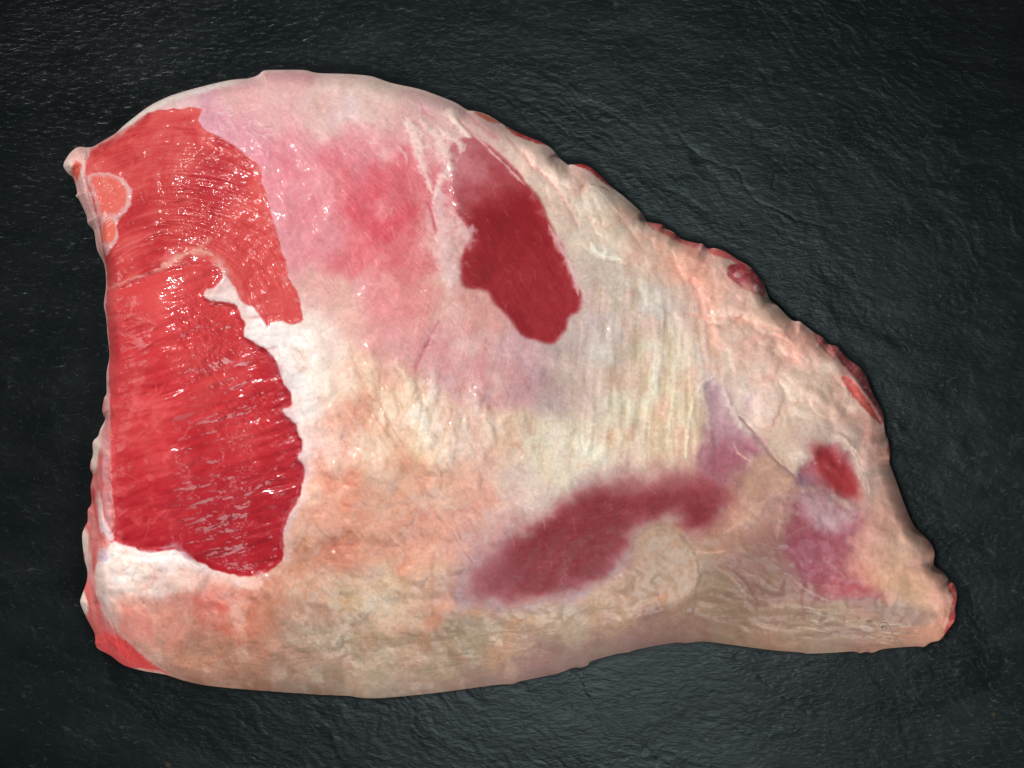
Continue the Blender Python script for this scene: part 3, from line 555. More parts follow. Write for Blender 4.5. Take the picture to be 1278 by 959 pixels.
stroke([(526,130),(532,144),(545,152)], 3, (196, 132, 138), 0.6, -1.5); stroke([(570,150),(590,172),(612,195)], 2.2, (186, 112, 116), 0.55, -1.5)
stroke([(500,188),(508,198),(510,210)], 1.2, wh, 0.7, 0.8); stroke([(460,180),(467,184),(470,178)], 1.0, wh, 0.6, 0.8)
# ridge right of the oval muscle
stroke([(632,172),(660,205),(690,235),(708,262),(722,290)], 2.0, (204, 152, 146), 0.6, -3.0, 1.8); stroke([(655,185),(690,215),(720,250),(745,280)], 14, None, 0, 4.0)
stroke([(684,285),(695,305),(706,325),(716,350),(720,372)], 3.5, (206, 170, 168), 0.75, 1.5); stroke([(736,306),(745,318),(760,324),(772,326)], 3.0, (228, 218, 200), 0.8, 2.5)
stroke([(724,310),(738,322),(755,328),(775,328)], 2.0, (196, 176, 160), 0.5, -2.0); stroke([(740,240),(752,250),(770,270)], 1.3, (190, 168, 156), 0.5, -1.5)
stroke([(800,276),(822,290),(850,306),(880,330)], 1.8, (214, 160, 144), 0.5, -2.0, 2); stroke([(770,262),(790,282),(806,286)], 1.5, (204, 160, 150), 0.5, -1.5)
# folds of the right fat
for p, h in [([(852,392),(880,398),(915,400),(950,408),(990,420),(1010,424)], -3.0), ([(895,335),(905,352),(930,362),(958,374)], -3.0), ([(860,350),(872,380),(878,410)], -2.5), ([(880,405),(890,425),(900,440)], -2.0), ([(930,425),(965,420),(1000,416)], -1.5)]:
    stroke(p, 2.4, (216, 154, 138), 0.55, h, 2.2)
for b in [(905,395,34,15,0.2),(950,395,36,14,0.45),(897,420,16,18,0.2),(940,375,30,12,0.5),(1000,410,18,8,0.5),(930,455,30,16,0.1),(950,500,22,26,0.2),(985,470,26,16,0.3),(1060,560,26,14,1.2)]:
    c_, s__ = math.cos(b[4]), math.sin(b[4]); g_ = np.exp(-(((GX - b[0]) * c_ + (GY - b[1]) * s__) / b[2]) ** 2 - ((-(GX - b[0]) * s__ + (GY - b[1]) * c_) / b[3]) ** 2 - 0.3 * nz20)
    g_ = np.clip(g_, 0, 1); H += 2.0 * g_
stroke([(966,508),(972,525),(966,538)], 1.2, (190, 164, 146), 0.6, -1.5); stroke([(1025,410),(1016,428),(1010,433)], 1.2, (210, 150, 140), 0.6, -1.5)
# tendons around the violet hollow
stroke([(864,492),(872,478),(886,470)], 3.0, (220, 198, 186), 0.6, 2.0); stroke([(897,484),(906,502),(917,524),(921,534)], 3.6, (218, 198, 188), 0.6, 2.5)
stroke([(861,499),(855,530),(851,570)], 2.2, (228, 210, 178), 0.8, 2.0); stroke([(838,480),(832,520),(828,560)], 2.0, (230, 214, 178), 0.5, 1.2); stroke([(815,430),(812,480),(806,540)], 2.0, (226, 214, 186), 0.5, 1.2)
stroke([(917,518),(938,543),(958,568),(975,584),(988,594)], 2.0, (140, 104, 104), 0.75, -3.0, 1.6); stroke([(910,550),(918,566),(935,575)], 1.6, (206, 166, 150), 0.7, 1.2)
stroke([(985,592),(960,615),(930,640),(905,660)], 6, (196, 162, 134), 0.45, 2.0); stroke([(988,592),(975,610),(968,640),(965,670)], 4, (196, 160, 136), 0.4, 1.0)
stroke([(925,520),(930,500),(940,490)], 5, (186, 150, 156), 0.5, -1.5)
stroke([(1040,540),(1056,556),(1068,580),(1076,600),(1080,615)], 3.0, (204, 172, 156), 0.7, 2.5); stroke([(1060,560),(1072,590),(1077,612)], 1.3, (130, 104, 98), 0.5, -1.5)
stroke([(1058,555),(1064,566)], 1.5, (216, 196, 180), 0.8, 1.5); stroke([(1110,575),(1100,590),(1080,600)], 1.6, (206, 162, 144), 0.6, -1.5)
# shin skin
m_sh = ss(-4, 14, d_shin) * ss(1130, 1080, GX + 0.5 * (GY - 780))
va = 0.25 + 0.5 * nz40 + 0.25 * nz20; Lsh = lic(np.cos(va), np.sin(va), 441, 14, 1.3); Lsh2 = gauss(lic(np.cos(va), np.sin(va), 442, 24, 1.6), 2.2); Lsh2 /= Lsh2.std()
cl2 = fbm(30, 443, 4)
paint(m_sh * ss(0.0, 0.8, cl2), (142, 102, 92), 0.45); paint(m_sh * ss(0.1, 0.8, -cl2), (138, 116, 94), 0.45)
paint(m_sh * np.clip(Lsh2 - 0.3, 0, 2) / 2, (156, 130, 112), 0.55); paint(m_sh * np.clip(-Lsh2 - 0.3, 0, 2) / 2, (116, 86, 74), 0.5)
paint(m_sh * np.clip(Lsh - 0.6, 0, 2) / 2, (162, 136, 120), 0.35); paint(m_sh * np.clip(-Lsh - 0.6, 0, 2) / 2, (112, 84, 76), 0.3)
H += m_sh * (0.7 * np.clip(Lsh2, -2, 2) + 0.15 * np.clip(Lsh, -2, 2))
k = ss(26, 6, np.hypot((GX - 925) * 0.7, GY - 708)); paint(k, (140, 100, 98), 0.45)
k = ss(34, 8, np.hypot((GX - 890) * 1.0, GY - 730)); paint(k, (128, 104, 82), 0.5)
stroke([(898,701),(918,715),(931,734),(939,748)], 1.8, (112, 82, 72), 0.65, -2.5, 1.6); stroke([(890,705),(912,720),(926,742)], 2.6, (160, 134, 112), 0.6, 2.0)
stroke([(938,740),(941,752),(939,762)], 2.2, (124, 84, 70), 0.6, -2.0); stroke([(903,742),(918,736),(930,745)], 1.8, (116, 88, 76), 0.5, -1.5)
stroke([(995,735),(999,752),(997,772)], 2.2, (136, 92, 86), 0.6, -1.8); stroke([(892,770),(921,777),(945,782),(960,786)], 1.8, (124, 92, 88), 0.55, -1.8, 1.6)
stroke([(860,684),(880,686),(900,684)], 1.4, (196, 150, 124), 0.7, 1.2); stroke([(985,720),(1005,735),(1030,748)], 1.6, (170, 140, 124), 0.6, 1.4)
rng = np.random.default_rng(77)
for i in range(46):
    x = rng.uniform(980, 1110); y = 752 + (x - 980) * 0.20 + rng.uniform(-2, 34); L = rng.uniform(14, 44)
    if y > 806: continue
    stroke([(x, y), (x + L / 2, y + rng.normal(0, 1.5) + L * 0.05), (x + L, y + rng.normal(0, 2) + L * 0.12)], 0.8, (112, 94, 82) if i % 2 else (176, 158, 138), 0.5, -0.9 if i % 2 else 0.9, n=3)
blob(1078, 782, 9, 4, 0.2, (170, 152, 146), 0.7, 1.5)
# wavy pale threads: in the silverskin, in the lower film, across the cut muscle
def threads(n, box, ang, sp, L, w, col, a, h, seed, mask=None):
    r = np.random.default_rng(seed)
    for i in range(n):
        x = r.uniform(box[0], box[2]); y = r.uniform(box[1], box[3])
        if mask is not None and mask[int(y) - Y0, int(x) - X0] < 0.5: continue
        t = ang + r.normal(0, sp); l = L * r.uniform(0.4, 1.3); q = [(x, y)]
        for s_ in range(3):
            t += r.normal(0, 0.22); x += math.cos(t) * l / 3; y += math.sin(t) * l / 3; q.append((x, y))
        stroke(q, w * r.uniform(0.7, 1.4), col, a * r.uniform(0.5, 1), h, n=3, jit=0.8, seed=i)
threads(80, (340, 190, 560, 440), 1.1, 0.6, 13, 0.6, (236, 200, 198), 0.40, 0.2, 401, k_pink)
threads(26, (270, 140, 340, 210), 0.2, 0.6, 16, 0.8, (234, 200, 204), 0.6, 0.7, 402, k_pink)
threads(60, (580, 230, 720, 420), 1.05, 0.25, 13, 0.5, (190, 110, 112), 0.32, 0.2, 403, k_ov)
threads(50, (600, 600, 890, 740), 0.0, 1.3, 16, 0.7, (170, 108, 114), 0.3, 0.1, 404, k_lo)
threads(40, (140, 400, 380, 690), -0.5, 0.5, 24, 0.8, (226, 118, 114), 0.45, 0.3, 405, k_cut)
threads(34, (150, 170, 340, 330), -0.3, 0.5, 24, 0.8, (232, 132, 126), 0.45, 0.3, 406, k_fan)
threads(60, (420, 430, 700, 680), 1.2, 0.35, 22, 1.3, (208, 154, 136), 0.35, -0.9, 407, 1 - k_pink)
threads(24, (700, 220, 1000, 480), 1.0, 0.5, 22, 1.4, (204, 170, 154), 0.3, -0.7, 408)
threads(26, (860, 660, 1050, 790), 0.5, 0.5, 20, 1.0, (176, 146, 124), 0.35, 0.6, 409)
threads(50, (150, 700, 420, 830), 0.3, 1.0, 12, 0.8, (190, 130, 116), 0.4, -0.8, 410)
# seams in the raw meat
stroke([(135,362),(150,358),(170,352),(190,346),(215,337),(240,331)], 1.8, (226, 150, 140), 0.7, -1.0)
stroke([(210,335),(228,327),(246,318),(262,318),(274,322)], 5.0, (232, 178, 162), 0.75, 1.5, w1=4); stroke([(250,320),(262,308),(272,300)], 3.5, (228, 150, 136), 0.6, 1.0)
stroke([(137,401),(150,398),(170,396),(190,400),(205,408)], 4.0, (224, 110, 108), 0.5, 0.8)
stroke([(178,372),(172,392)], 1.5, (232, 150, 140), 0.5, 0.8)
stroke([(150,316),(172,306),(196,296),(215,288)], 2.0, (228, 120, 116), 0.5, 1.2); stroke([(155,325),(175,312),(200,306)], 1.6, (230, 140, 134), 0.5, 1.0)
stroke([(262,372),(290,372),(305,384)], 2.5, (236, 214, 210), 0.7, 3.0)
for y, x0, x1, s_ in [(400,300,355,-6),(440,320,352,-6),(470,255,330,-16),(505,270,350,-18),(535,262,372,-30),(560,245,382,-34),(590,235,384,-34),(612,225,375,-32),(632,215,366,-30),(655,225,360,-26),(676,240,356,-22),(692,270,350,-14)]:
    stroke([(x0, y), ((x0 + x1) / 2, y + s_ * 0.38), (x1, y + s_)], 2.0, (160, 26, 38), 0.30, -1.5, 1.8); stroke([(x0 + 6, y + 9), ((x0 + x1) / 2, y + 9 + s_ * 0.38), (x1 - 8, y + 9 + s_)], 3.0, None, 0, 0.9)
# white fat lip round the cut muscle
lip = ss(-16, -1, d_cut) * ss(1.0, -1.0, d_cut); lipm = ss(255, 275, GX + 0.2 * (GY - 380)) * ss(720, 690, GY)
paint(lip * lipm * ss(-0.5, 0.5, nz20 + 0.3), (238, 220, 213), 0.5); paint(lip * lipm * ss(0.0, 0.6, nz9 + 0.5 * nz20), (228, 188, 182), 0.45); H += 2.0 * gauss(lip * lipm, 2)
lb = ss(-22, -2, d_cut) * ss(0.5, -1.5, d_cut) * ss(675, 700, GY) * ss(330, 300, GX); paint(lb, (240, 228, 220), 0.6); H += 2 * gauss(lb, 2)
stroke([(150,684),(175,688),(200,690),(222,685),(243,690),(258,700)], 1.8, (206, 176, 168), 0.6, -2.5, 1.6)
stroke([(212,680),(226,676),(236,683),(250,694)], 3.2, (186, 132, 146), 0.7, -1.0); stroke([(150,672),(185,684),(205,683)], 2.2, (226, 186, 184), 0.7, 1.5)
blob(316, 723, 18, 8, 0.1, (232, 208, 196), 0.5, 2.0); blob(282, 752, 9, 8, 0, (220, 118, 102), 0.5, 0, 0.5); blob(190, 775, 7, 26, -0.15, (212, 128, 112), 0.45, -1.5, 0.5)
blob(543, 772, 14, 9, -0.4, (186, 116, 94), 0.45, 0, 0.5); blob(600, 762, 22, 6, 0.1, (176, 126, 98), 0.4, 0, 0.5); blob(820, 742, 10, 5, -0.2, (178, 122, 98), 0.45, 0, 0.5)
blob(650, 770, 12, 5, 0, (172, 124, 98), 0.4, 0, 0.5); blob(580, 818, 8, 3, 0, (170, 108, 90), 0.4, 0, 0.5); blob(556, 748, 10, 14, 0.3, (214, 150, 126), 0.4, 0, 0.5)
stroke([(470,742),(450,762),(432,782),(418,802)], 7, (196, 178, 164), 0.35, 3.0); stroke([(498,730),(470,745)], 9, (200, 180, 160), 0.3, 2.0)

# milky shreds of film at the rim of the cut muscle
fr_ = np.exp(-((d_cut + 3.0) / 5.0) ** 2) * ss(300, 330, GX) * ss(-0.2, 0.5, fbm(16, 411, 4)); paint(fr_, (212, 172, 178), 0.6)
fr_ = np.exp(-((d_cut - 3.0) / 4.0) ** 2) * ss(300, 330, GX) * ss(0.1, 0.7, fbm(7, 412, 3)); paint(fr_, (206, 120, 124), 0.5)
fr_ = np.exp(-((d_fan - 2.0) / 5.0) ** 2) * ss(240, 270, GX) * ss(0.0, 0.7, fbm(8, 413, 3)); paint(fr_, (226, 150, 148), 0.55)
# torn wet grain that carries the small highlights
g1 = ss(62, 20, np.hypot((GX - 262) * 1.1, (GY - 425) * 0.8)); g2 = ss(70, 20, np.hypot((GX - 255) * 0.8, (GY - 268) * 1.1)); g3 = ss(60, 15, np.hypot(GX - 335, (GY - 330) * 0.7))
g4 = ss(60, 10, np.hypot((GX - 320) * 0.8, (GY - 520) * 0.7)); g5 = ss(40, 8, np.hypot(GX - 178, (GY - 815) * 1.3)); g6 = ss(34, 10, np.hypot(GX - 140, (GY - 245) * 0.9)); g7 = ss(50, 12, np.hypot((GX - 155) * 1.2, GY - 385))
grain = np.clip(1.0 * g1 + 0.6 * g2 + 0.6 * g3 + 0.45 * g4 + 0.7 * g5 + 0.6 * g6 + 0.5 * g7, 0, 1) * np.maximum(np.maximum(k_cut, k_fan), k_si)
H += k_fan * (1.8 * fbm(24, 216, 4))
H += np.clip(g1 + g2 + 0.8 * g3, 0, 1) * k_fan * (0.22 * np.clip(Lf1, -2, 2) + 0.70 * np.clip(Lc1, -2, 2)) + grain * (0.40 * nz4 + 0.3 * nz2 + 1.0 * nz9) + 0.05 * nz2 + 0.08 * nz4
# fat and skin are soft: their relief has no sharp grain
soft_ = np.clip(1 - np.maximum(np.maximum(k_cut, k_fan), np.maximum(k_si, k_st)), 0, 1)
H = H * (1 - 0.65 * soft_) + gauss(H, 1.4) * 0.65 * soft_
# broad tints once more against the tissue samples, after all the mottling
skin_ = soft_ * (1 - k_ov) * (1 - k_lo)
Gm = np.stack([gauss(Cs[..., k], 4) for k in range(3)], -1)
num = np.zeros((NY, NX, 3), f32); den = np.full((NY, NX), 0.35, f32)
for x, y, *c in points(FINEPTS):
    i, j = int(x) - X0, int(y) - Y0
    if skin_[j, i] < 0.5: continue
    r_ = np.clip(np.log(np.array(c) / Gm[j, i]), -0.2, 0.2)
    ya, yb, xa, xb = max(j - 110, 0), j + 111, max(i - 110, 0), i + 111
    w_ = np.exp(-((GX[ya:yb, xa:xb] - x) ** 2 + (GY[ya:yb, xa:xb] - y) ** 2) / 42.0 ** 2)
    num[ya:yb, xa:xb] += w_[..., None] * r_.astype(f32); den[ya:yb, xa:xb] += w_
Cs = Cs * np.exp(num / den[..., None] * skin_[..., None])
lum_ = Cs.mean(-1, keepdims=True); Cs = Cs + (1.045 * (lum_ + (Cs - lum_) * 1.06) - Cs) * skin_[..., None]
fg = 1 + soft_ * (0.022 * nz2 + 0.022 * nz4 + 0.012 * np.random.default_rng(9).standard_normal((NY, NX)).astype(f32)); Cs = Cs * fg[..., None]
WET = np.clip(WET * (1 - 0.85 * ss(300, 165, GX + 50 * nz40 + 20 * nz20) * ss(340, 385, GY + 10 * nz20)) * (1 - k_fan * (0.5 + 0.3 * ss(235, 205, GY))) * (1 - 0.35 * k_cut * ss(440, 520, GY)), 0, 1)

# ------------------------------------------------------------------ body of the joint
def solve_dome():
    st = 6
    d = OD[::st, ::st]; m = d > -7
    m[0, :] = m[-1, :] = False; m[:, 0] = m[:, -1] = False
    u = np.zeros(d.shape)
    for _ in range(5000):
        v = 0.25 * (np.roll(u, 1, 0) + np.roll(u, -1, 0) + np.roll(u, 1, 1) + np.roll(u, -1, 1)) + 1.0
        u = np.where(m, v, 0)
    u = (u / u.max()).astype(f32)
    xs = np.clip((GX - X0) / st, 0, d.shape[1] - 1.001); ys = np.clip((GY - Y0) / st, 0, d.shape[0] - 1.001)
    i = xs.astype(int); j = ys.astype(int); a = xs - i; b = ys - j
    r = (u[j, i] * (1 - a) + u[j, i + 1] * a) * (1 - b) + (u[j + 1, i] * (1 - a) + u[j + 1, i + 1] * a) * b
    return gauss(r, 5)
U = np.clip(solve_dome(), 0, 1)
Dc = np.clip(OD, 0, None)
e = 22.0
rim_ = np.sqrt(np.clip(1 - (1 - np.clip(Dc / e, 0, 1)) ** 2, 0, 1))
DOME = 165.0 * U ** 0.52 * rim_ + 8 * rim_
# the cut side on the left stands steeper
DOME += 56.0 * ss(104, 143, GX) * ss(330, 200, GX) * ss(230, 420, GY) * ss(830, 690, GY) * rim_
DOME -= 9.0 * ss(-5, 12, d_side) * rim_
fade = ss(0, 10, Dc) * 0.9 + 0.1
Zt = Z0 + DOME + H * fade

lin = lambda c: np.where(c <= 0.04045, c / 12.92, ((np.clip(c, 0, 1) + 0.055) / 1.055) ** 2.4)
GREY_TEST = False
# light that reaches the upper side of the joint, every 80 units (to turn colours seen in the light into tissue colours)
LFIT = [1.516, 1.517, 1.555, 1.572, 1.515, 1.38, 1.205, 1.06, 0.984, 1.09, 1.116, 1.03, 0.944, 0.872, 0.811, 0.759, 1.331, 1.578, 1.741, 1.797, 1.763, 1.623, 1.409, 1.211, 1.04, 0.893, 0.867, 1.013, 0.957, 0.885, 0.822, 0.768, 1.32, 1.618, 1.88, 1.955, 1.94, 1.826, 1.647, 1.446, 1.223, 0.994, 0.824, 0.762, 0.794, 0.893, 0.835, 0.778, 1.314, 1.625, 1.895, 1.934, 1.931, 1.859, 1.759, 1.601, 1.416, 1.173, 0.972, 0.812, 0.683, 0.742, 0.838, 0.794, 1.364, 1.617, 1.825, 1.804, 1.849, 1.837, 1.758, 1.631, 1.524, 1.356, 1.16, 0.954, 0.778, 0.646, 0.654, 0.808, 1.326, 1.523, 1.682, 1.669, 1.762, 1.749, 1.671, 1.599, 1.526, 1.425, 1.291, 1.104, 0.89, 0.706, 0.615, 0.767, 1.224, 1.426, 1.578, 1.574, 1.646, 1.632, 1.586, 1.541, 1.486, 1.416, 1.321, 1.193, 1.028, 0.81, 0.664, 0.694, 1.089, 1.296, 1.455, 1.46, 1.53, 1.526, 1.47, 1.434, 1.411, 1.361, 1.29, 1.214, 1.101, 0.916, 0.757, 0.697, 0.93, 1.101, 1.254, 1.312, 1.394, 1.374, 1.345, 1.34, 1.305, 1.26, 1.218, 1.187, 1.111, 0.989, 0.848, 0.734, 0.709, 0.767, 0.868, 1.049, 1.187, 1.185, 1.169, 1.16, 1.11, 1.069, 1.032, 1.026, 1.027, 1.008, 0.9, 0.78, 0.583, 0.594, 0.683, 0.827, 0.909, 0.933, 0.937, 0.926, 0.898, 0.877, 0.86, 0.871, 0.906, 0.92, 0.875, 0.801, 0.612, 0.559, 0.628, 0.703, 0.734, 0.765, 0.783, 0.789, 0.792, 0.792, 0.797, 0.806, 0.829, 0.848, 0.84, 0.831]
def light_fit(x, y):
    T = np.array(LFIT, f32).reshape(12, 16)
    u = np.clip((x - 39) / 80.0, 0, 14.999); v = np.clip((y - 40) / 80.0, 0, 10.999)
    i = u.astype(int); j = v.astype(int); a = u - i; b = v - j
    return (T[j, i] * (1 - a) + T[j, i + 1] * a) * (1 - b) + (T[j + 1, i] * (1 - a) + T[j + 1, i + 1] * a) * b
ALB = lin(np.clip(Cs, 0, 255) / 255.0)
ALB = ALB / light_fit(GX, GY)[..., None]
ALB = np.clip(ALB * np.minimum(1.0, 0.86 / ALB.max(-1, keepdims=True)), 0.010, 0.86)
if GREY_TEST: ALB[:] = 0.5; WET[:] = 0

# ------------------------------------------------------------------ materials
def new_mat(name):
    m = bpy.data.materials.new(name); m.use_nodes = True
    nt = m.node_tree; b = nt.nodes['Principled BSDF']; return m, nt, b
def meat_material(name, rough_dry, rough_wet, coat, fine, fine_h, spec, sss):
    m, nt, b = new_mat(name); N = nt.nodes; L = nt.links
    at = N.new('ShaderNodeAttribute'); at.attribute_name = 'tissue'
    wt = N.new('ShaderNodeAttribute'); wt.attribute_name = 'wet'
    tc = N.new('ShaderNodeTexCoord')
    n1 = N.new('ShaderNodeTexNoise'); n1.inputs['Scale'].default_value = fine; n1.inputs['Detail'].default_value = 1.5
    n2 = N.new('ShaderNodeTexNoise'); n2.inputs['Scale'].default_value = 900; n2.inputs['Detail'].default_value = 3
    L.new(tc.outputs['Object'], n1.inputs['Vector']); L.new(tc.outputs['Object'], n2.inputs['Vector'])
    # faint variation of the tissue colour below what the mesh carries
    mr = N.new('ShaderNodeMapRange'); mr.inputs[1].default_value = 0.3; mr.inputs[2].default_value = 0.7; mr.inputs[3].default_value = 0.93; mr.inputs[4].default_value = 1.06
    L.new(n2.outputs['Fac'], mr.inputs[0])
    mx = N.new('ShaderNodeVectorMath'); mx.operation = 'SCALE'
    L.new(at.outputs['Color'], mx.inputs[0]); L.new(mr.outputs[0], mx.inputs['Scale']); L.new(mx.outputs[0], b.inputs['Base Color'])
    rr_ = N.new('ShaderNodeMapRange'); rr_.inputs[3].default_value = rough_dry; rr_.inputs[4].default_value = rough_wet
    L.new(wt.outputs['Fac'], rr_.inputs[0]); L.new(rr_.outputs[0], b.inputs['Roughness'])
    b.inputs['IOR'].default_value = 1.38
    b.subsurface_method = 'BURLEY'
    b.inputs['Subsurface Weight'].default_value = sss; b.inputs['Subsurface Radius'].default_value = (1.0, 0.42, 0.28); b.inputs['Subsurface Scale'].default_value = 0.0016
    b.inputs['Specular IOR Level'].default_value = spec
    cw = N.new('ShaderNodeMath'); cw.operation = 'MULTIPLY'; cw.inputs[1].default_value = coat
    L.new(wt.outputs['Fac'], cw.inputs[0]); L.new(cw.outputs[0], b.inputs['Coat Weight'])
    b.inputs['Coat Roughness'].default_value = 0.085; b.inputs['Coat IOR'].default_value = 1.36
    bp = N.new('ShaderNodeBump'); bp.inputs['Strength'].default_value = 0.6; bp.inputs['Distance'].default_value = fine_h
    L.new(n1.outputs['Fac'], bp.inputs['Height']); L.new(bp.outputs[0], b.inputs['Normal']); L.new(bp.outputs[0], b.inputs['Coat Normal'])
    return m
M_FAT = meat_material('fat_tissue', 0.50, 0.36, 0.5, 420, 0.00012, 0.28, 0.4)
M_RAW = meat_material('raw_muscle', 0.5, 0.40, 1.0, 430, 0.00016, 0.15, 0.0)
M_SKIN = meat_material('silverskin_film', 0.52, 0.40, 0.32, 450, 0.00011, 0.2, 0.4)

# ------------------------------------------------------------------ the joint: an Empty and its parts
def mesh_from(name, verts, faces, mat, parent=None, smooth=True):
    me = bpy.data.meshes.new(name)
    me.from_pydata(verts, [], faces); me.update()
    if smooth: me.shade_smooth()
    o = bpy.data.objects.new(name, me); COL.objects.link(o)
    if mat: me.materials.append(mat)
    if parent: o.parent = parent
    return o
joint = bpy.data.objects.new('lamb_shoulder', None); COL.objects.link(joint)
joint.empty_display_size = 0.02
joint['label'] = 'raw lamb shoulder joint with red muscle, pink silverskin and creamy fat on black slate'
joint['category'] = 'meat joint'

gx_, gy_ = np.gradient(gauss(OD, 1), axis=1), np.gradient(gauss(OD, 1), axis=0)
gl = np.hypot(gx_, gy_) + 1e-6
VX = GX.copy(); VY = GY.copy()
out = OD < 0
VX[out] -= OD[out] * (gx_ / gl)[out]; VY[out] -= OD[out] * (gy_ / gl)[out]
# no steps or spikes may hang over the outline
q = OD > 0
face_in = q[:-1, :-1] | q[1:, :-1] | q[:-1, 1:] | q[1:, 1:]
far = OD < -2.2
face_in &= ~(far[:-1, :-1] | far[1:, :-1] | far[:-1, 1:] | far[1:, 1:])
P3 = np.stack([wx(VX), wy(VY), Zt * S], -1)
# normals of the whole surface, shared by all the parts so that no seam shows
nrm = np.cross(np.stack([np.gradient(P3[..., k], axis=1) for k in range(3)], -1), -np.stack([np.gradient(P3[..., k], axis=0) for k in range(3)], -1))
nrm = nrm / (np.linalg.norm(nrm, axis=-1, keepdims=True) + 1e-12)
nrm[nrm[..., 2] < 0] *= -1

lab = np.zeros((NY, NX), np.int32)     # 0 fat cap
def assign(mask, k): lab[mask] = k
assign(d_shin > 0, 7); assign(d_pink > 0, 1); assign(d_lobe > 0, 8); assign(d_flap > 3, 12)
assign(d_low > -2, 5); assign(d_win > 0, 6); assign(d_purp > 2, 13); assign(k_sh > 2, 14)
assign(d_side > 0, 9); assign(d_st > 0, 10); assign(d_fan > 0, 2); assign(d_cut > 0, 3); assign(d_oval > 0, 4); assign(d_cart > 0, 11)
PARTS = {0: ('fat_cap', M_FAT, None), 1: ('silverskin', M_SKIN, None),
         2: ('muscle', M_RAW, 'fan shaped bright red muscle with curved fibres at the upper left'),
         3: ('muscle', M_RAW, 'large flat red cut muscle down the left side'),
         4: ('muscle', M_RAW, 'dark red oval muscle under clear skin near the top'),
         5: ('muscle', M_SKIN, 'long maroon muscle under a milky film low in the middle'),
         6: ('muscle', M_SKIN, 'small dark red muscle window near the shank'),
         7: ('shank', M_SKIN, None), 8: ('fat_lobe', M_FAT, None), 9: ('cut_side', M_RAW, None), 10: ('skin_edge', M_SKIN, None),
         11: ('cartilage', M_RAW, None), 12: ('fat_flap', M_FAT, None),
         13: ('muscle', M_SKIN, 'violet muscle hollow between two white tendons'), 14: ('muscle', M_SKIN, 'violet pink muscle under a milky tendon sheet near the shank')}
for i, d in enumerate(d_t):
    assign(d > -0.5, 20 + i)
    PARTS[20 + i] = ('meat_trim', M_RAW, None) if i < 10 else ('shank_bone_end', M_RAW, None)
jj, ii = np.nonzero(face_in)
fl = lab[jj, ii]
flat = lambda a: a.reshape(-1, *a.shape[2:])
P3f = flat(P3); nf = flat(nrm); Cf = flat(ALB); Wf = WET.reshape(-1)
PART_OBJ = {}
for k, (name, mat, label) in PARTS.items():
    s = fl == k
    if not s.any(): continue
    a = jj[s] * NX + ii[s]
    quad = np.stack([a, a + NX, a + NX + 1, a + 1], 1)
    used, inv = np.unique(quad, return_inverse=True); inv = inv.reshape(-1).astype(np.int32)
    me = bpy.data.meshes.new(name); nfc = len(a)
    me.vertices.add(len(used)); me.vertices.foreach_set('co', P3f[used].astype(f32).ravel())
    me.loops.add(nfc * 4); me.loops.foreach_set('vertex_index', inv)
    me.polygons.add(nfc); me.polygons.foreach_set('loop_start', np.arange(nfc, dtype=np.int32) * 4)
    me.update(calc_edges=True); me.shade_smooth()
    ca = me.attributes.new('tissue', 'FLOAT_COLOR', 'POINT'); rgba = np.ones((len(used), 4), f32); rgba[:, :3] = Cf[used]; ca.data.foreach_set('color', rgba.ravel())
    wa = me.attributes.new('wet', 'FLOAT', 'POINT'); wa.data.foreach_set('value', Wf[used].astype(f32))
    me.normals_split_custom_set_from_vertices(nf[used].astype(f32))
    me.materials.append(mat)
    o = bpy.data.objects.new(name, me); COL.objects.link(o); o.parent = joint
    if label: o['label'] = label
    PART_OBJ[k] = o

# underside: rounds in below the widest level and rests on the slate
ring = OUT_P[::2].copy(); n = len(ring)
ux = sample(gx_ / gl, ring[:, 0].astype(f32), ring[:, 1].astype(f32)); uy = sample(gy_ / gl, ring[:, 0].astype(f32), ring[:, 1].astype(f32))
vs_, fs_ = [], []
levels = [(0.4, Z0 + 1.5), (1.5, Z0 - 6), (4, Z0 - 14), (9, Z0 - 23), (16, Z0 - 30), (25, 1.2)]
for off, z in levels:
    for i in range(n): vs_.append((wx(ring[i, 0] + ux[i] * off), wy(ring[i, 1] + uy[i] * off), z * S))
for l in range(len(levels) - 1):
    for i in range(n):
        j = (i + 1) % n; fs_.append((l * n + i, l * n + j, (l + 1) * n + j, (l + 1) * n + i))
fs_.append(tuple((len(levels) - 1) * n + i for i in range(n)))
mu, nt, b = new_mat('underside_fat')
nz = nt.nodes.new('ShaderNodeTexNoise'); nz.inputs['Scale'].default_value = 40; rp = nt.nodes.new('ShaderNodeValToRGB')
rp.color_ramp.elements[0].position = 0.35; rp.color_ramp.elements[0].color = (0.45, 0.16, 0.14, 1); rp.color_ramp.elements[1].position = 0.6; rp.color_ramp.elements[1].color = (0.66, 0.46, 0.38, 1)
tc = nt.nodes.new('ShaderNodeTexCoord'); nt.links.new(tc.outputs['Object'], nz.inputs['Vector'])
nt.links.new(nz.outputs['Fac'], rp.inputs[0]); nt.links.new(rp.outputs[0], b.inputs['Base Color']); b.inputs['Roughness'].default_value = 0.45
mesh_from('underside', vs_, fs_, mu, joint)

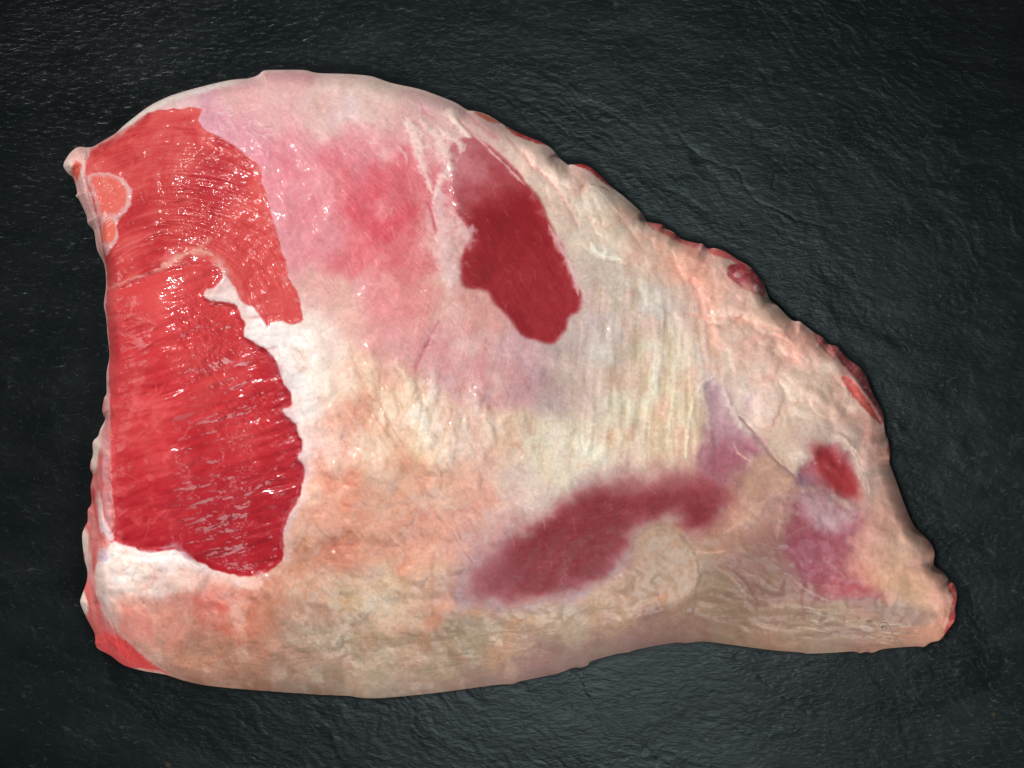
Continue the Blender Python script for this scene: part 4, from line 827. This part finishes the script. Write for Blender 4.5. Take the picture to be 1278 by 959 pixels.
# loose pale strands on the skin near the shank
ms, nt, b = new_mat('strand_fat'); b.inputs['Base Color'].default_value = (0.50, 0.38, 0.28, 1); b.inputs['Roughness'].default_value = 0.4
nz = nt.nodes.new('ShaderNodeTexNoise'); nz.inputs['Scale'].default_value = 300; rp = nt.nodes.new('ShaderNodeValToRGB')
rp.color_ramp.elements[0].color = (0.24, 0.15, 0.10, 1); rp.color_ramp.elements[1].color = (0.38, 0.28, 0.21, 1)
nt.links.new(nz.outputs['Fac'], rp.inputs[0]); nt.links.new(rp.outputs[0], b.inputs['Base Color'])
def tube(name, pts, r, mat, parent, n=5, sides=7, lift=0.4):
    P = smooth_loop(pts, n, False); m = len(P)
    x = P[:, 0].astype(f32); y = P[:, 1].astype(f32)
    z = sample(gauss(Zt, 1), x, y) + r * lift
    V, F = [], []
    for i in range(m):
        d = P[min(i + 1, m - 1)] - P[max(i - 1, 0)]; d = d / (np.linalg.norm(d) + 1e-9); nx_, ny_ = -d[1], d[0]
        rad = r * min(1.0, 0.35 + 1.5 * min(i, m - 1 - i) / m * 3)
        for s in range(sides):
            t = 2 * math.pi * s / sides
            V.append((wx(x[i] + nx_ * math.cos(t) * rad), wy(y[i] + ny_ * math.cos(t) * rad), (z[i] + math.sin(t) * rad) * S))
    for i in range(m - 1):
        for s in range(sides):
            s2 = (s + 1) % sides; F.append((i * sides + s, i * sides + s2, (i + 1) * sides + s2, (i + 1) * sides + s))
    F.append(tuple(range(sides))[::-1]); F.append(tuple((m - 1) * sides + s for s in range(sides)))
    return mesh_from(name, V, F, mat, parent)
tube('strand', [(1102,779),(1095,782),(1096,777),(1102,776),(1106,782),(1111,790),(1118,797),(1123,804)], 1.3, ms, joint)
tube('strand', [(1121,797),(1117,798),(1113,797)], 1.0, ms, joint)

# ------------------------------------------------------------------ slate
def slate():
    st = 1.6; hx, hy = 712, 552
    xs = np.arange(CX - hx, CX + hx + 1, st, dtype=f32); ys = np.arange(CY - hy, CY + hy + 1, st, dtype=f32)
    x, y = np.meshgrid(xs, ys)
    W1 = fbm(160, 601, 4, x, y); W2 = fbm(160, 602, 4, x, y); W3 = fbm(46, 603, 3, x, y)
    xw = x + 26 * W1 + 7 * W3; yw = y + 26 * W2 + 6 * fbm(46, 604, 3, x, y)
    ang = 0.42
    xf = x + 10 * W3 + 14 * W1; yf = y + 10 * fbm(46, 604, 3, x, y) + 14 * W2
    a = fbm(3.6, 611, 2, xf, yf, 0.22, 2.4, 0.7)             # small riven ripples
    a2 = fbm(13, 614, 3, xf, yf, 0.35, 2.4, 0.6)
    b_ = fbm(34, 612, 4, xw, yw, ang + 0.15, 2.6, 0.55)
    c = fbm(150, 613, 4, xw, yw, ang, 1.8)
    # riven steps: terraces with sharp lips
    t = 2.2 * b_ + 2.4 * c; ft = t - np.floor(t); step_ = (np.floor(t) + ss(0.86, 1.0, ft))
    st_ = fbm(4.2, 621, 2, xf, yf, 0.62, 7.0, 0.6)             # long streaks of the cleavage
    h = 0.10 * a + 0.20 * st_ * ss(-0.2, 0.6, fbm(170, 622, 2, x, y)) + 0.15 * a2 + 0.12 * b_ + 0.6 * c + 0.15 * step_ * ss(-0.3, 0.5, W3)
    def crack(pts, wd, dp):
        P = smooth_loop(pts, 6, False); r_ = np.random.default_rng(int(pts[0][0])); P += r_.normal(0, 0.9, P.shape)
        D = np.full(x.shape, 99.0, f32)
        for i in range(len(P) - 1):
            p, q_ = P[i], P[i + 1]; d = q_ - p; L = d @ d + 1e-9
            tt = np.clip(((x - p[0]) * d[0] + (y - p[1]) * d[1]) / L, 0, 1)
            D = np.minimum(D, np.hypot(x - p[0] - tt * d[0], y - p[1] - tt * d[1]))
        return -dp * np.exp(-(D / wd) ** 2)
    for p in [[(630,118),(645,130),(660,150),(690,180)], [(590,100),(615,112),(655,126),(680,140),(712,170)], [(985,196),(970,215),(967,235)], [(846,165),(870,190),(900,205),(922,212),(932,232),(945,248),(975,262),(1000,275),(1040,285)], [(897,803),(930,830),(960,855),(985,875),(1010,890)], [(800,925),(815,945),(822,960)], [(710,838),(722,850),(735,875)]]:
        h += crack(p, 1.5, 0.4)
    # a shallow hollow at the upper right
    h -= 1.5 * np.exp(-(((x - 872) / 9) ** 2 + ((y - 195) / 7) ** 2))
    z = (h - 8.0) * 0.60
    z = np.minimum(z, 1.0)
    V = np.stack([wx(x), wy(y), z * S], -1).reshape(-1, 3)
    ny, nx = x.shape
    a0 = (np.arange(ny - 1)[:, None] * nx + np.arange(nx - 1)[None]).ravel()
    quad = np.stack([a0, a0 + nx, a0 + nx + 1, a0 + 1], 1).astype(np.int32)
    # sides and bottom of the slab
    per = np.concatenate([np.arange(nx), (np.arange(1, ny) * nx + nx - 1), (ny - 1) * nx + np.arange(nx - 2, -1, -1), np.arange(ny - 2, 0, -1) * nx])
    B = V[per].copy(); B[:, 2] = -0.012; nb = len(per)
    base = len(V); V = np.concatenate([V, B])
    i = np.arange(nb); j = (i + 1) % nb
    side = np.stack([per[i], per[j], base + j, base + i], 1).astype(np.int32)
    allq = np.concatenate([quad, side]); nfc = len(allq)
    me = bpy.data.meshes.new('slate_surface')
    me.vertices.add(len(V)); me.vertices.foreach_set('co', V.astype(f32).ravel())
    me.loops.add(nfc * 4); me.loops.foreach_set('vertex_index', allq.ravel())
    me.polygons.add(nfc); me.polygons.foreach_set('loop_start', np.arange(nfc, dtype=np.int32) * 4)
    me.update(calc_edges=True); me.shade_smooth()
    m, nt, b = new_mat('black_slate'); N = nt.nodes; L = nt.links
    tc = N.new('ShaderNodeTexCoord'); mp = N.new('ShaderNodeMapping'); mp.inputs['Rotation'].default_value = (0, 0, 0.30); mp.inputs['Scale'].default_value = (1, 2.4, 1)
    L.new(tc.outputs['Object'], mp.inputs[0])
    n1 = N.new('ShaderNodeTexNoise'); n1.inputs['Scale'].default_value = 270; n1.inputs['Detail'].default_value = 3.5; n1.inputs['Roughness'].default_value = 0.6; n1.inputs['Distortion'].default_value = 0.9
    n0 = N.new('ShaderNodeTexNoise'); n0.inputs['Scale'].default_value = 22; n0.inputs['Detail'].default_value = 3; L.new(tc.outputs['Object'], n0.inputs['Vector'])
    n0s = N.new('ShaderNodeVectorMath'); n0s.operation = 'MULTIPLY_ADD'; n0s.inputs[1].default_value = (0.012, 0.012, 0.0); L.new(n0.outputs['Color'], n0s.inputs[0]); L.new(mp.outputs[0], n0s.inputs[2])
    L.new(n0s.outputs[0], n1.inputs['Vector'])
    n2 = N.new('ShaderNodeTexNoise'); n2.inputs['Scale'].default_value = 30; n2.inputs['Detail'].default_value = 6; L.new(mp.outputs[0], n2.inputs['Vector'])
    rp = N.new('ShaderNodeValToRGB'); rp.color_ramp.elements[0].position = 0.3; rp.color_ramp.elements[0].color = (0.0045, 0.0065, 0.0066, 1); rp.color_ramp.elements[1].position = 0.75; rp.color_ramp.elements[1].color = (0.010, 0.0125, 0.0130, 1)
    L.new(n2.outputs['Fac'], rp.inputs[0])
    # tiny ochre grains
    vo = N.new('ShaderNodeTexVoronoi'); vo.inputs['Scale'].default_value = 55; L.new(tc.outputs['Object'], vo.inputs['Vector'])
    lt = N.new('ShaderNodeMath'); lt.operation = 'LESS_THAN'; lt.inputs[1].default_value = 0.055; L.new(vo.outputs['Distance'], lt.inputs[0])
    sx = N.new('ShaderNodeSeparateColor'); L.new(vo.outputs['Color'], sx.inputs[0]); g2_ = N.new('ShaderNodeMath'); g2_.operation = 'GREATER_THAN'; g2_.inputs[1].default_value = 0.86; L.new(sx.outputs[0], g2_.inputs[0])
    mm = N.new('ShaderNodeMath'); mm.operation = 'MULTIPLY'; L.new(lt.outputs[0], mm.inputs[0]); L.new(g2_.outputs[0], mm.inputs[1])
    mx = N.new('ShaderNodeMix'); mx.data_type = 'RGBA'; L.new(mm.outputs[0], mx.inputs['Factor']); L.new(rp.outputs[0], mx.inputs['A']); mx.inputs['B'].default_value = (0.035, 0.026, 0.012, 1)
    L.new(mx.outputs['Result'], b.inputs['Base Color'])
    # stone: dark matt body with a thin honed sheen
    df = N.new('ShaderNodeBsdfDiffuse'); df.inputs['Roughness'].default_value = 0.6; fk = N.new('ShaderNodeMapRange'); fk.inputs[1].default_value = 0.62; fk.inputs[2].default_value = 0.74; L.new(n1.outputs['Fac'], fk.inputs[0])
    mf = N.new('ShaderNodeMix'); mf.data_type = 'RGBA'; L.new(fk.outputs[0], mf.inputs['Factor']); L.new(mx.outputs['Result'], mf.inputs['A']); mf.inputs['B'].default_value = (0.034, 0.040, 0.041, 1)
    L.new(mf.outputs['Result'], df.inputs['Color'])
    gl_ = N.new('ShaderNodeBsdfGlossy'); gl_.distribution = 'BECKMANN'; gl_.inputs['Color'].default_value = (0.9, 1.0, 1.02, 1)
    rr_ = N.new('ShaderNodeMapRange'); rr_.inputs[3].default_value = 0.27; rr_.inputs[4].default_value = 0.35; L.new(n2.outputs['Fac'], rr_.inputs[0]); L.new(rr_.outputs[0], gl_.inputs['Roughness'])
    fr = N.new('ShaderNodeFresnel'); fr.inputs['IOR'].default_value = 1.45
    ms_ = N.new('ShaderNodeMixShader'); L.new(fr.outputs[0], ms_.inputs[0]); L.new(df.outputs[0], ms_.inputs[1]); L.new(gl_.outputs[0], ms_.inputs[2])
    L.new(ms_.outputs[0], N['Material Output'].inputs['Surface']); N.remove(b)
    bp = N.new('ShaderNodeBump'); bp.inputs['Strength'].default_value = 0.8; bp.inputs['Distance'].default_value = 0.00017
    L.new(n1.outputs['Fac'], bp.inputs['Height']); L.new(bp.outputs[0], df.inputs['Normal']); L.new(bp.outputs[0], gl_.inputs['Normal'])
    me.materials.append(m)
    o = bpy.data.objects.new('slate_surface', me); COL.objects.link(o)
    o['kind'] = 'structure'; o['label'] = 'black riven slate slab under the meat'
slate()
